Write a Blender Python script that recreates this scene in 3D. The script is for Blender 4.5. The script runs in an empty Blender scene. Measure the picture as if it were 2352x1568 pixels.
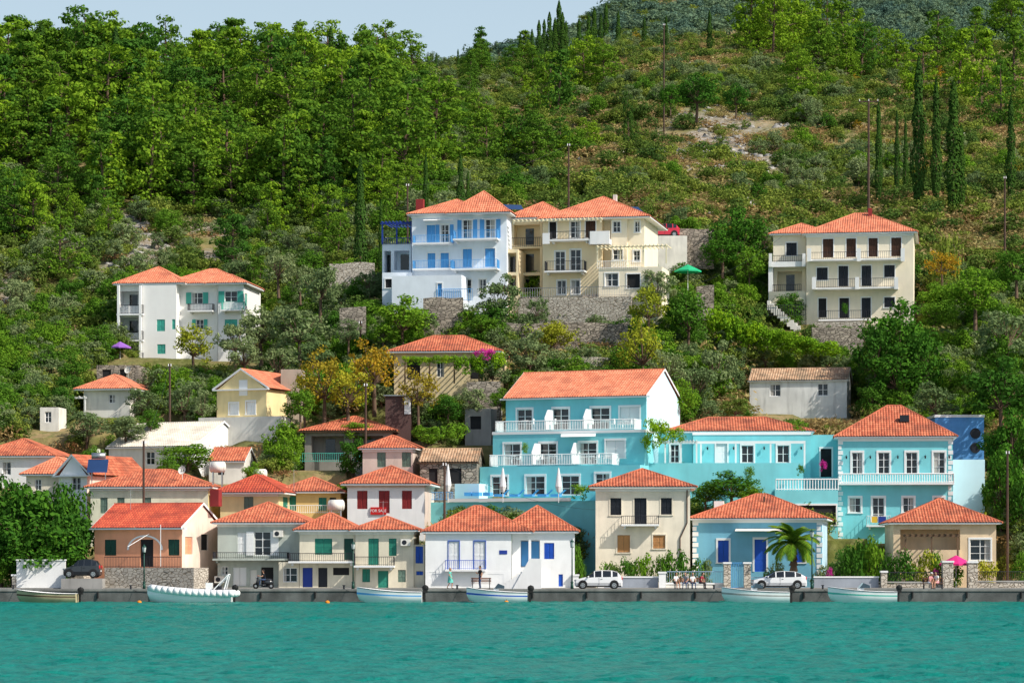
import bpy, math, random
import numpy as np
from mathutils import Vector, Matrix
random.seed(7); rng=np.random.default_rng(7)
F=6380.; CX=1176.; HY=1295.; CH=3.0
def wx(px,Y): return (px-CX)/F*Y
def wz(py,Y): return CH+(HY-py)/F*Y
scn=bpy.context.scene; COL=scn.collection
# ------------------------------------------------------------------ materials
MC={}
def newmat(name):
    m=bpy.data.materials.new(name); m.use_nodes=True; nt=m.node_tree; nt.nodes.clear()
    o=nt.nodes.new('ShaderNodeOutputMaterial'); return m,nt,o
def N(nt,t,**k):
    n=nt.nodes.new(t)
    for a,b in k.items(): setattr(n,a,b)
    return n
def mixc(nt,fac,a,b,mode='MIX'):
    n=nt.nodes.new('ShaderNodeMix'); n.data_type='RGBA'; n.blend_type=mode
    for s,v in ((0,fac),(6,a),(7,b)):
        if isinstance(v,bpy.types.NodeSocket): nt.links.new(v,n.inputs[s])
        else: n.inputs[s].default_value=v if s==0 else (*v,1)
    return n.outputs[2]
def math_(nt,op,a,b=None,c=None):
    n=nt.nodes.new('ShaderNodeMath'); n.operation=op
    for i,v in enumerate((a,b,c)):
        if v is None: continue
        if isinstance(v,bpy.types.NodeSocket): nt.links.new(v,n.inputs[i])
        else: n.inputs[i].default_value=v
    return n.outputs[0]
def M(name,base,rough=.8,var=.10,scale=.6,bump=.15,bscale=14,metal=0,spec=.3,dirt=.0):
    if name in MC: return MC[name]
    m,nt,o=newmat(name)
    p=N(nt,'ShaderNodeBsdfPrincipled'); p.inputs['Roughness'].default_value=rough; p.inputs['Metallic'].default_value=metal
    p.inputs['Specular IOR Level'].default_value=spec
    tc=N(nt,'ShaderNodeTexCoord'); n1=N(nt,'ShaderNodeTexNoise'); n1.inputs['Scale'].default_value=scale; n1.inputs['Detail'].default_value=6
    nt.links.new(tc.outputs['Object'],n1.inputs['Vector'])
    lo=tuple(max(0,c*(1-var*1.6)) for c in base); hi=tuple(min(1,c*(1+var)) for c in base)
    mr=N(nt,'ShaderNodeMapRange'); mr.inputs[1].default_value=.3; mr.inputs[2].default_value=.7
    nt.links.new(n1.outputs['Fac'],mr.inputs[0])
    c=mixc(nt,mr.outputs[0],lo,hi)
    if dirt>0:
        mp=N(nt,'ShaderNodeMapping'); mp.inputs['Scale'].default_value=(2.2,2.2,.35); nt.links.new(tc.outputs['Object'],mp.inputs[0])
        n2=N(nt,'ShaderNodeTexNoise'); n2.inputs['Scale'].default_value=1.0; n2.inputs['Detail'].default_value=8; nt.links.new(mp.outputs[0],n2.inputs['Vector'])
        m2=N(nt,'ShaderNodeMapRange'); m2.inputs[1].default_value=.5; m2.inputs[2].default_value=.75; m2.inputs[4].default_value=dirt
        nt.links.new(n2.outputs['Fac'],m2.inputs[0])
        c=mixc(nt,m2.outputs[0],c,tuple(x*.45+.02 for x in base))
    nt.links.new(c,p.inputs['Base Color'])
    if bump>0:
        n3=N(nt,'ShaderNodeTexNoise'); n3.inputs['Scale'].default_value=bscale; n3.inputs['Detail'].default_value=4
        nt.links.new(tc.outputs['Object'],n3.inputs['Vector'])
        b=N(nt,'ShaderNodeBump'); b.inputs['Strength'].default_value=bump; b.inputs['Distance'].default_value=.05
        nt.links.new(n3.outputs['Fac'],b.inputs['Height']); nt.links.new(b.outputs[0],p.inputs['Normal'])
    nt.links.new(p.outputs[0],o.inputs[0]); MC[name]=m; return m
def tilemat(name,c1,c2,c3):
    m,nt,o=newmat(name); p=N(nt,'ShaderNodeBsdfPrincipled'); p.inputs['Roughness'].default_value=.85; p.inputs['Specular IOR Level'].default_value=.2
    uv=N(nt,'ShaderNodeUVMap'); sp=N(nt,'ShaderNodeSeparateXYZ'); nt.links.new(uv.outputs[0],sp.inputs[0])
    a=math_(nt,'DIVIDE',sp.outputs[0],.25); b=math_(nt,'DIVIDE',sp.outputs[1],.40)
    fa=math_(nt,'FLOOR',a); fb=math_(nt,'FLOOR',b)
    cb=N(nt,'ShaderNodeCombineXYZ'); nt.links.new(fa,cb.inputs[0]); nt.links.new(fb,cb.inputs[1])
    wn=N(nt,'ShaderNodeTexWhiteNoise'); nt.links.new(cb.outputs[0],wn.inputs['Vector'])
    c=mixc(nt,wn.outputs[0],c1,c2)
    tc=N(nt,'ShaderNodeTexCoord'); nz=N(nt,'ShaderNodeTexNoise'); nz.inputs['Scale'].default_value=.7; nz.inputs['Detail'].default_value=7
    nt.links.new(tc.outputs['Object'],nz.inputs['Vector'])
    mr=N(nt,'ShaderNodeMapRange'); mr.inputs[1].default_value=.46; mr.inputs[2].default_value=.68; mr.inputs[4].default_value=.85; nt.links.new(nz.outputs['Fac'],mr.inputs[0])
    c=mixc(nt,mr.outputs[0],c,c3)
    fr=math_(nt,'FRACT',b); gap=math_(nt,'LESS_THAN',fr,.18); c=mixc(nt,math_(nt,'MULTIPLY',gap,.55),c,tuple(x*.3 for x in c3)); nt.links.new(c,p.inputs['Base Color'])  # dark line per tile row: shade under the lap put into the colour
    bp=N(nt,'ShaderNodeBump'); bp.inputs['Strength'].default_value=.9; bp.inputs['Distance'].default_value=.06
    inv=math_(nt,'SUBTRACT',1.0,fr); nt.links.new(inv,bp.inputs['Height']); nt.links.new(bp.outputs[0],p.inputs['Normal'])
    nt.links.new(p.outputs[0],o.inputs[0]); return m
TILE=tilemat('roof_tiles_terracotta',(.46,.115,.06),(.66,.22,.115),(.26,.08,.05))
TILER=tilemat('roof_tiles_red',(.44,.07,.04),(.58,.12,.06),(.28,.05,.035))
TILEO=tilemat('roof_tiles_orange',(.62,.19,.10),(.78,.29,.165),(.44,.14,.08))
TILEW=tilemat('roof_tiles_weathered',(.42,.24,.14),(.62,.42,.27),(.2,.15,.1))
def stonemat(name,c1,c2,gap,scale=2.2,zs=1.7):
    m,nt,o=newmat(name); p=N(nt,'ShaderNodeBsdfPrincipled'); p.inputs['Roughness'].default_value=.9
    tc=N(nt,'ShaderNodeTexCoord'); mp=N(nt,'ShaderNodeMapping'); mp.inputs['Scale'].default_value=(1,1,zs); nt.links.new(tc.outputs['Object'],mp.inputs[0])
    v=N(nt,'ShaderNodeTexVoronoi'); v.inputs['Scale'].default_value=scale; nt.links.new(mp.outputs[0],v.inputs['Vector'])
    e=N(nt,'ShaderNodeTexVoronoi'); e.feature='DISTANCE_TO_EDGE'; e.inputs['Scale'].default_value=scale; nt.links.new(mp.outputs[0],e.inputs['Vector'])
    sp=N(nt,'ShaderNodeSeparateColor'); nt.links.new(v.outputs['Color'],sp.inputs[0])
    c=mixc(nt,sp.outputs[0],c1,c2)
    mr=N(nt,'ShaderNodeMapRange'); mr.inputs[1].default_value=.02; mr.inputs[2].default_value=.09; nt.links.new(e.outputs['Distance'],mr.inputs[0])
    c=mixc(nt,mr.outputs[0],gap,c); nt.links.new(c,p.inputs['Base Color'])
    b=N(nt,'ShaderNodeBump'); b.inputs['Strength'].default_value=.8; b.inputs['Distance'].default_value=.06; nt.links.new(mr.outputs[0],b.inputs['Height']); nt.links.new(b.outputs[0],p.inputs['Normal'])
    nt.links.new(p.outputs[0],o.inputs[0]); return m
STONE=stonemat('rubble_stone',(.20,.17,.14),(.42,.36,.29),(.08,.07,.05))
STONEL=stonemat('pale_rubble_stone',(.42,.37,.31),(.62,.56,.47),(.22,.18,.13),scale=2.6)
WHITE=M('white_stucco',(.84,.84,.83),dirt=.15,var=.05)
WHITEP=M('white_paint',(.84,.84,.83),rough=.5,var=.02,bump=0)
OFFW=M('offwhite_stucco',(.78,.75,.68),dirt=.35)
BWHITE=M('cool_white_stucco',(.77,.82,.88),dirt=.12,var=.05)
PEACH=M('peach_stucco',(.84,.38,.22),dirt=.2)
PEACHP=M('pale_peach_stucco',(.84,.66,.55),dirt=.35)
BEIGE=M('beige_stucco',(.74,.67,.52),dirt=.4)
CREAM=M('cream_stucco',(.84,.75,.60),dirt=.25)
SAND=M('sand_stucco',(.87,.71,.46),dirt=.12,var=.05)
PSAND=M('pale_sand_stucco',(.88,.78,.60),dirt=.12,var=.05)
TAN=M('tan_stucco',(.74,.57,.38),dirt=.25)
YEL=M('yellow_stucco',(.84,.68,.36),dirt=.2)
OCH=M('ochre_stucco',(.78,.54,.22),dirt=.2)
GREY=M('grey_green_stucco',(.46,.50,.45),dirt=.4)
AQUA=M('aqua_stucco',(.21,.63,.68),dirt=.12,var=.06)
AQUAL=M('pale_aqua_stucco',(.60,.82,.88),dirt=.05,var=.03)
BLUEW=M('blue_stucco',(.19,.47,.62),dirt=.15,var=.07)
BLUELIT=M('blue_stucco_sunlit',(.48,.68,.80),dirt=.1)  # brighter copy of the blue wall: sun on its side put into the colour
PINKB=M('pinkish_stucco',(.68,.56,.48),dirt=.35)
CONC=M('concrete',(.34,.33,.31),dirt=.5)
QUAYM=M('quay_concrete',(.12,.12,.115),dirt=.7,var=.35,bump=.6)
GLASS=M('window_glass',(.015,.02,.025),rough=.08,var=.3,bump=0,spec=.6)
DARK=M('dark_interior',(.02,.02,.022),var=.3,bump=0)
CURT=M('curtain',(.45,.43,.40),bump=0)
IRON=M('dark_ironwork',(.02,.022,.03),rough=.5,bump=0)
NAVY=M('navy_paint',(.02,.05,.30),rough=.5,bump=0)
BLU=M('blue_paint',(.02,.10,.52),rough=.5,var=.08,bump=.1)
SKYB=M('sky_blue_paint',(.10,.36,.72),rough=.5,var=.08,bump=.1)
GRN=M('green_paint',(.03,.24,.17),rough=.6,var=.12)
TEALG=M('teal_green_paint',(.08,.45,.36),rough=.6,var=.1)
DGRN=M('dark_green_paint',(.015,.07,.05),rough=.5,var=.1)
SHUTG=M('grey_green_shutter',(.16,.24,.19),rough=.6)
REDP=M('red_paint',(.28,.03,.03),rough=.6)
BRN=M('brown_wood',(.08,.035,.02),rough=.7,var=.3)
OBRN=M('orange_wood',(.55,.28,.11),rough=.7)
WOOD=M('weathered_wood',(.16,.10,.06),rough=.85,var=.3)
POLEM=M('pole_wood',(.10,.06,.045),rough=.9,var=.3)
REDROOF=M('signal_red',(.60,.02,.02),rough=.5,bump=0)
METAL=M('galvanised_metal',(.5,.5,.5),rough=.35,metal=.8,bump=0)
SOLAR=M('solar_panel',(.02,.05,.14),rough=.08,bump=0,spec=.8)
ASPH=M('asphalt',(.06,.06,.062),var=.2,bump=.3)
PAVE=M('pavement',(.32,.31,.28),var=.15)
RUBBER=M('black_rubber',(.012,.012,.012),rough=.7,bump=0)
CARW=M('white_car_paint',(.80,.80,.80),rough=.2,var=.01,bump=0,spec=.6)
CARR=M('red_car_paint',(.55,.02,.05),rough=.2,var=.01,bump=0,spec=.6)
CARD=M('dark_car_paint',(.03,.035,.04),rough=.2,var=.01,bump=0,spec=.6)
GELW=M('white_gelcoat',(.88,.88,.87),rough=.35,var=.03,bump=0,spec=.3)
# ------------------------------------------------------------------ mesh builder
class MB:
    def __init__(s): s.v=[];s.f=[];s.uv=None
    def poly(s,*p):
        i=len(s.v); s.v+=[tuple(q) for q in p]; s.f.append(tuple(range(i,i+len(p))))
    def box(s,x0,y0,z0,x1,y1,z1):
        if x0>x1:x0,x1=x1,x0
        if y0>y1:y0,y1=y1,y0
        if z0>z1:z0,z1=z1,z0
        i=len(s.v); s.v+=[(x0,y0,z0),(x1,y0,z0),(x1,y1,z0),(x0,y1,z0),(x0,y0,z1),(x1,y0,z1),(x1,y1,z1),(x0,y1,z1)]
        for f in ((0,3,2,1),(4,5,6,7),(0,1,5,4),(1,2,6,5),(2,3,7,6),(3,0,4,7)): s.f.append(tuple(i+k for k in f))
    def cyl(s,a,b,r0,r1=None,n=8,cap=True):
        if r1 is None:r1=r0
        a=Vector(a);b=Vector(b);d=(b-a)
        if d.length<1e-6:return
        d.normalize(); t=d.cross(Vector((0,0,1)))
        if t.length<.01:t=Vector((1,0,0))
        t.normalize(); w=d.cross(t); i=len(s.v)
        for c,r in ((a,r0),(b,r1)):
            for k in range(n):
                q=2*math.pi*k/n; s.v.append(tuple(c+t*(r*math.cos(q))+w*(r*math.sin(q))))
        for k in range(n):
            k2=(k+1)%n; s.f.append((i+k,i+k2,i+n+k2,i+n+k))
        if cap: s.f.append(tuple(i+k for k in range(n))[::-1]); s.f.append(tuple(i+n+k for k in range(n)))
    def ell(s,c,r,nu=10,nv=7,z0=-1,z1=1):
        i=len(s.v)
        for a in range(nv+1):
            zz=z0+(z1-z0)*a/nv; ph=math.asin(max(-1,min(1,zz)))
            for b in range(nu):
                q=2*math.pi*b/nu; s.v.append((c[0]+r[0]*math.cos(ph)*math.cos(q),c[1]+r[1]*math.cos(ph)*math.sin(q),c[2]+r[2]*math.sin(ph)))
        for a in range(nv):
            for b in range(nu):
                b2=(b+1)%nu; s.f.append((i+a*nu+b,i+a*nu+b2,i+(a+1)*nu+b2,i+(a+1)*nu+b))
    def loft(s,secs,close=False):
        i=len(s.v); n=len(secs[0])
        for sec in secs: s.v+=[tuple(q) for q in sec]
        for a in range(len(secs)-1):
            for b in range(n if close else n-1):
                b2=(b+1)%n; s.f.append((i+a*n+b,i+a*n+b2,i+(a+1)*n+b2,i+(a+1)*n+b))
    def rail(s,pts,z0,h,sp=.16,r=.014,top=.03):
        for a,b in zip(pts[:-1],pts[1:]):
            a=Vector((*a,0));b=Vector((*b,0));L=(b-a).length
            if L<.05: continue
            n=max(1,round(L/sp))
            for k in range(n+1):
                q=a+(b-a)*k/n; s.cyl((q.x,q.y,z0),(q.x,q.y,z0+h),r,n=4,cap=False)
            for zz,rr in ((z0+h,top),(z0+.08,top*.7)): s.cyl((a.x,a.y,zz),(b.x,b.y,zz),rr,n=5)
def obj_from(name,mb,mat,parent=None,smooth=False):
    me=bpy.data.meshes.new(name); me.from_pydata(mb.v,[],mb.f); 
    if mb.uv is not None:
        ul=me.uv_layers.new(name='UVMap'); vi=np.zeros(len(me.loops),dtype=np.int32); me.loops.foreach_get('vertex_index',vi)
        ul.data.foreach_set('uv',np.array(mb.uv,dtype=np.float32)[vi].ravel())
    if smooth: me.polygons.foreach_set('use_smooth',[True]*len(me.polygons))
    me.materials.append(mat); o=bpy.data.objects.new(name,me); COL.objects.link(o)
    if parent: o.parent=parent
    return o
class Thing:
    def __init__(s,name,loc=(0,0,0),rz=0):
        s.e=bpy.data.objects.new(name,None); s.e.location=loc; s.e.rotation_euler=(0,0,rz); s.e.empty_display_size=.3; COL.objects.link(s.e); s.parts={}
    def p(s,n,mat,smooth=False):
        k=n+'|'+mat.name
        if k not in s.parts: s.parts[k]=(n,MB(),mat,smooth)
        return s.parts[k][1]
    def done(s):
        for n,mb,mat,sm in s.parts.values():
            if mb.f: obj_from(n,mb,mat,s.e,sm)
        s.parts={}; return s.e
# ------------------------------------------------------------------ buildings
FP=[]
def tileplane(mb,A,B,C,D):
    A,B,C,D=map(Vector,(A,B,C,D)); u=(B-A); W=u.length; u.normalize(); n=u.cross((C+D)/2-A).normalized(); v=n.cross(u)
    ud=(D-A).dot(u); uc=(C-A).dot(u); V=(D-A).dot(v); 
    if mb.uv is None: mb.uv=[]
    st=.0625; k=int(W/st)+1; H=(0,.05,.07,.05); off=random.random()*50
    prev=None
    for i in range(k+1):
        t=min(i*st,W)
        if t<ud and ud>1e-4: vm=V*t/ud
        elif t>uc and W-uc>1e-4: vm=V*(W-t)/(W-uc)
        else: vm=V
        h=H[i%4]; a=A+u*t+n*h; b=A+u*t+v*vm+n*h
        if prev:
            j=len(mb.v); mb.v+=[tuple(prev[0]),tuple(a),tuple(b),tuple(prev[1])]; mb.f.append((j,j+1,j+2,j+3))
            mb.uv+=[(prev[2]+off,0),(t+off,0),(t+off,vm),(prev[2]+off,prev[3])]
        prev=(a,b,t,vm)
class Bld(Thing):
    def __init__(s,name,x0,x1,Y,yaw,D,yb,ye,wall,trim=None,tw=.1):
        a=math.radians(yaw); s.c=math.cos(a); s.s=math.sin(a); X1=wx(x1,Y); k0=(x0-CX)/F
        L=(X1-k0*Y)/(s.c+k0*s.s); s.O=(X1-L*s.c,Y+L*s.s); s.z0=wz(yb,Y); s.L=L; s.D=D; s.Y=Y
        Thing.__init__(s,name,(s.O[0],s.O[1],s.z0),-a)
        s.x0,s.x1,s.yb,s.ye,s.wall,s.trim,s.tw=x0,x1,yb,ye,wall,trim,tw
        FP.append([s.O,a,L,D,s.z0,x0,x1,Y,yb,ye,0])
    def U(s,px,yo=0):
        k=(px-CX)/F; return (k*(s.O[1]+yo*s.c)-s.O[0]-yo*s.s)/(s.c+k*s.s)
    def Z(s,py,u=None,yo=0):
        if u is None:u=s.L
        return wz(py,s.O[1]-u*s.s+yo*s.c)-s.z0
    def V(s,px,u,yo):
        X=s.O[0]+u*s.c+yo*s.s; Y=s.O[1]-u*s.s+yo*s.c; k=(px-CX)/F
        return (k*Y-X)/(s.s-k*s.c)
    def wallgrid(s,mb,W,z0,z1,ops,fm):
        us=sorted({0,W,*[o[0] for o in ops],*[o[2] for o in ops]}); zs=sorted({z0,z1,*[o[1] for o in ops],*[o[3] for o in ops]})
        for i in range(len(us)-1):
            for j in range(len(zs)-1):
                cu=(us[i]+us[i+1])/2; cz=(zs[j]+zs[j+1])/2
                if any(o[0]<cu<o[2] and o[1]<cz<o[3] for o in ops): continue
                mb.poly(fm(us[i],zs[j],0),fm(us[i+1],zs[j],0),fm(us[i+1],zs[j+1],0),fm(us[i],zs[j+1],0))
    def fbox(s,mb,fm,u0,z0,d0,u1,z1,d1):
        P=[fm(u,z,d) for d in (d0,d1) for z in (z0,z1) for u in (u0,u1)]
        i=len(mb.v); mb.v+=P
        for f in ((0,1,3,2),(4,6,7,5),(0,4,5,1),(2,3,7,6),(0,2,6,4),(1,5,7,3)): mb.f.append(tuple(i+k for k in f))
    def fill(s,o,fm,wall):
        u0,z0,u1,z1,kind,col=o; w=u1-u0; h=z1-z0
        rec={'k':1.6,'K':1.2}.get(kind,.22)
        R=s.p('reveals',wall)
        for (a,b) in (((u0,z0),(u1,z0)),((u1,z0),(u1,z1)),((u1,z1),(u0,z1)),((u0,z1),(u0,z0))):
            R.poly(fm(a[0],a[1],0),fm(b[0],b[1],0),fm(b[0],b[1],rec),fm(a[0],a[1],rec))
        if kind in 'kK':
            R.poly(fm(u0,z0,rec),fm(u1,z0,rec),fm(u1,z1,rec),fm(u0,z1,rec))
            n=max(1,round(w/2.6)); g=s.p('glass_doors',GLASS)
            for i in range(n):
                c=u0+w*(i+.5)/n; s.fbox(g,fm,c-.45,z0+.02,rec-.06,c+.45,min(z1-.25,z0+2.1),rec-.01)
            return
        t=s.trim
        if t:
            q=s.tw; T=s.p('window_surrounds',t)
            s.fbox(T,fm,u0-q,z0-(.08 if h<1.9 else 0),-.04,u0,z1,.05); s.fbox(T,fm,u1,z0-(.08 if h<1.9 else 0),-.04,u1+q,z1,.05)
            s.fbox(T,fm,u0-q,z1,-.05,u1+q,z1+q*1.2,.05)
            if h<1.9: s.fbox(T,fm,u0-q-.04,z0-.09,-.08,u1+q+.04,z0,.06)
        if kind in 'wo':
            G=s.p('window_glass',GLASS); G.poly(fm(u0,z0,rec-.01),fm(u1,z0,rec-.01),fm(u1,z1,rec-.01),fm(u0,z1,rec-.01))
            f=s.p('window_frames',WHITEP); q=.06
            s.fbox(f,fm,u0,z0,.1,u0+q,z1,.15); s.fbox(f,fm,u1-q,z0,.1,u1,z1,.15); s.fbox(f,fm,u0+q,z1-q,.1,u1-q,z1,.15); s.fbox(f,fm,u0+q,z0,.1,u1-q,z0+q,.15)
            s.fbox(f,fm,(u0+u1)/2-.035,z0+q,.11,(u0+u1)/2+.035,z1-q,.15)
            nb=2 if h>1.6 else 1
            for i in range(nb): 
                zz=z0+h*(i+1)/(nb+1); s.fbox(f,fm,u0+q,zz-.02,.12,u1-q,zz+.02,.15)
            if random.random()<.45:
                c=s.p('curtains',CURT); cw=w*random.uniform(.2,.45); l=random.random()<.5
                s.fbox(c,fm,u0+q if l else u1-cw,z0+q,.16,u0+cw if l else u1-q,z1-q,.18)
        if kind=='o':
            S=s.p('open_shutters',col); q=w*.48; e=(s.tw if t else 0)
            for a,b in ((u0-e-q,u0-e-.02),(u1+e+.02,u1+e+q)):
                s.fbox(S,fm,a,z0,-.07,b,z1,-.045)
                for i in range(int(h/.11)): s.fbox(S,fm,a+.05,z0+.06+i*.11,-.085,b-.05,z0+.11+i*.11,-.07)
        if kind=='s':
            S=s.p('closed_shutters',col); mid=(u0+u1)/2
            for a,b in ((u0+.01,mid-.012),(mid+.012,u1-.01)):
                s.fbox(S,fm,a,z0+.01,.08,b,z1-.01,.11)
                for i in range(int((h-.12)/.11)): s.fbox(S,fm,a+.06,z0+.08+i*.11,.055,b-.06,z0+.13+i*.11,.08)
                s.fbox(S,fm,a,z0+h*.5-.04,.05,b,z0+h*.5+.04,.078)
        if kind=='d':
            S=s.p('door',col); s.fbox(S,fm,u0+.01,z0,.1,u1-.01,z1-.01,.15)
            for i in range(2):
                for j in range(3):
                    a=u0+.12+(w-.12)/2*i; zz=z0+.15+(h-.2)/3*j; s.fbox(S,fm,a,zz,.085,a+(w-.36)/2,zz+(h-.2)/3-.12,.1)
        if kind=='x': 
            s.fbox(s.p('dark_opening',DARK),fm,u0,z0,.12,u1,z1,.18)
    def vol(s,px0,px1,yo,D,pyb,pye,ops=(),sops=(),lops=(),wall=None,side=None,skirt=4.,band=None,parapet=0):
        wall=wall or s.wall; side=side or wall
        u0=s.U(px0,yo);u1=s.U(px1,yo);z0=s.Z(pyb,u1,yo);z1=s.Z(pye,u1,yo); W=u1-u0
        fm=lambda u,z,d:(u0+u,yo+d,z)
        def cv(lst,fx):
            r=[]
            for o in lst:
                a,b=fx(o[0]),fx(o[2]); a,b=min(a,b),max(a,b)
                r.append((a,s.Z(o[3],u1,yo),b,s.Z(o[1],u1,yo),o[4],o[5] if len(o)>5 else None))
            return r
        O=cv(ops,lambda p:s.U(p,yo)-u0); O=[(max(.12,o[0]),max(z0+.02,o[1]),min(W-.12,o[2]),min(z1-.05,o[3]),*o[4:]) for o in O]
        O=[o for o in O if o[2]-o[0]>.1 and o[3]-o[1]>.1]
        wm=s.p('walls',wall); s.wallgrid(wm,W,z0-skirt,z1,O,fm)
        for o in O: s.fill(o,fm,wall)
        fr=lambda u,z,d:(u1-d,yo+u,z); S=cv(sops,lambda p:s.V(p,u1,yo)); S=[(max(.1,o[0]),o[1],min(D-.1,o[2]),o[3],*o[4:]) for o in S]
        S=[o for o in S if o[2]-o[0]>.15]
        sm=s.p('side_walls',side); s.wallgrid(sm,D,z0-skirt,z1,S,fr)
        for o in S: s.fill(o,fr,side)
        fl=lambda u,z,d:(u0+d,yo+u,z)
        s.wallgrid(sm,D,z0-skirt,z1,[],fl)
        wm.poly((u0,yo+D,z0-skirt),(u1,yo+D,z0-skirt),(u1,yo+D,z1),(u0,yo+D,z1))
        wm.poly((u0,yo,z1),(u1,yo,z1),(u1,yo+D,z1),(u0,yo+D,z1))
        if band:
            b=s.p('string_course',band); b.box(u0-.06,yo-.06,z1-.28,u1+.06,yo-.004,z1-.02); b.box(u1+.004,yo-.06,z1-.28,u1+.06,yo+D,z1-.02)
        if parapet:
            b=s.p('parapet',wall); b.box(u0,yo,z1,u1,yo+.15,z1+parapet); b.box(u1-.15,yo+.15,z1,u1,yo+D,z1+parapet)
        return u0,u1,z0,z1
    def roof(s,px0,px1,yo,D,pye,pyr,kind='hip',ov=.45,tile=None,corn=WHITEP,gmat=None,cap=None,capr=.09,inset=None):
        tile=tile or TILE; u0=s.U(px0,yo);u1=s.U(px1,yo); z=s.Z(pye,u1,yo); um=(u0+u1)/2
        zr=s.Z(pyr,um,yo+D/2); x0=u0-ov;x1=u1+ov;y0=yo-ov;y1=yo+D+ov; ym=(y0+y1)/2; xm=um
        c=s.p('cornice',corn)
        if kind=='hip': c.box(x0+.06,y0+.06,z-.08,x1-.06,y1-.06,z+.05)
        else:
            c.box(x0+.06,y0+.06,z-.08,x1-.06,yo-.004,z+.05)
        z=z+.06; t=s.p('roof',tile); gm=gmat or s.wall; cp=s.p('ridge_tiles',cap or tile)
        if cp.uv is None: cp.uv=[]
        def capline(a,b):
            cp.cyl(a,b,capr,n=6)
            while len(cp.uv)<len(cp.v): cp.uv.append((len(cp.uv)*.13,.2))
        if kind=='hip':
            if (x1-x0)>=(y1-y0):
                ins=inset if inset is not None else (y1-y0)/2
                ins=min(ins,(x1-x0)/2-.02); r0=(x0+ins,ym,zr); r1=(x1-ins,ym,zr)
                tileplane(t,(x0,y0,z),(x1,y0,z),r1,r0); tileplane(t,(x1,y0,z),(x1,y1,z),r1,r1); tileplane(t,(x1,y1,z),(x0,y1,z),r0,r1); tileplane(t,(x0,y1,z),(x0,y0,z),r0,r0)
                E=[((x0,y0,z),r0),((x1,y0,z),r1),((x1,y1,z),r1),((x0,y1,z),r0),(r0,r1)]
            else:
                ins=min((x1-x0)/2,(y1-y0)/2-.02); r0=(xm,y0+ins,zr); r1=(xm,y1-ins,zr)
                tileplane(t,(x0,y0,z),(x1,y0,z),r0,r0); tileplane(t,(x1,y0,z),(x1,y1,z),r1,r0); tileplane(t,(x1,y1,z),(x0,y1,z),r1,r1); tileplane(t,(x0,y1,z),(x0,y0,z),r0,r1)
                E=[((x0,y0,z),r0),((x1,y0,z),r0),((x1,y1,z),r1),((x0,y1,z),r1),(r0,r1)]
            for a,b in E: capline(a,b)
        elif kind=='gx':
            x0=u0-.15;x1=u1+.15
            tileplane(t,(x0,y0,z),(x1,y0,z),(x1,ym,zr),(x0,ym,zr)); tileplane(t,(x1,y1,z),(x0,y1,z),(x0,ym,zr),(x1,ym,zr)); capline((x0,ym,zr),(x1,ym,zr))
            g=s.p('gable_walls',gm)
            for xx in (u0,u1): g.poly((xx,yo,z-.1),(xx,yo+D,z-.1),(xx,ym,zr-.1))
            v=s.p('verge',corn)
            for xx in (x0-.02,x1-.06):
                for ya,yb_ in ((y0,ym),(y1,ym)):
                    v.poly((xx,ya,z-.06),(xx+.08,ya,z-.06),(xx+.08,yb_,zr-.06),(xx,yb_,zr-.06)); 
                    v.poly((xx+.08,ya,z-.12),(xx+.08,ya,z+.08),(xx+.08,yb_,zr+.08),(xx+.08,yb_,zr-.12))
        elif kind=='gy':
            y0=yo-.2
            tileplane(t,(x1,y0,z),(x1,y1,z),(xm,y1,zr),(xm,y0,zr)); tileplane(t,(x0,y1,z),(x0,y0,z),(xm,y0,zr),(xm,y1,zr)); capline((xm,y0,zr),(xm,y1,zr))
            g=s.p('gable_walls',gm)
            for yy in (yo,yo+D): g.poly((u0,yy,z-.06),(u1,yy,z-.06),(xm,yy,zr-.06))
            v=s.p('verge',corn)
            for xa in (x0,x1): v.poly((xa,y0-.02,z-.12),(xa,y0-.02,z+.08),(xm,y0-.02,zr+.08),(xm,y0-.02,zr-.12)); v.poly((xa,y0-.02,z-.1),(xa,yo,z-.1),(xm,yo,zr-.1),(xm,y0-.02,zr-.1))
        return z,zr
    def balc(s,px0,px1,pyt,pys,proj=1.1,yo=0,rail=None,slab=None,sp=.16,r=.016,brackets=True):
        u0=s.U(px0,yo-proj);u1=s.U(px1,yo-proj); z=s.Z(pys,u1,yo-proj); h=s.Z(pyt,u1,yo-proj)-z
        s.p('balcony_slab',slab or WHITE).box(u0,yo-proj,z-.16,u1,yo-.004,z)
        s.p('balcony_railing',rail or IRON).rail([(u0+.04,yo),(u0+.04,yo-proj+.05),(u1-.04,yo-proj+.05),(u1-.04,yo)],z,h,sp,r,max(r*1.6,.025))
        if brackets:
            for u in (u0+.3,u1-.3): s.p('brackets',slab or WHITE).box(u-.08,yo-proj*.7,z-.38,u+.08,yo-.004,z-.163)
    def rl(s,px0,px1,yo,pyt,pyb,rail=None,sp=.2,r=.03,ret=0):
        u0=s.U(px0,yo);u1=s.U(px1,yo); z=s.Z(pyb,u1,yo);h=s.Z(pyt,u1,yo)-z
        pts=[(u0,yo),(u1,yo)]
        if ret: pts=[(u0,yo+ret)]+pts+[(u1,yo+ret)]
        s.p('railing',rail or WHITEP).rail(pts,z,h,sp,r,max(.03,r*1.5))
    def bx(s,name,mat,px0,py0,px1,py1,yo0,yo1):
        u0=s.U(px0,yo0);u1=s.U(px1,yo0); s.p(name,mat).box(u0,yo0,s.Z(py1,u1,yo0),u1,yo1,s.Z(py0,u1,yo0))
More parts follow.
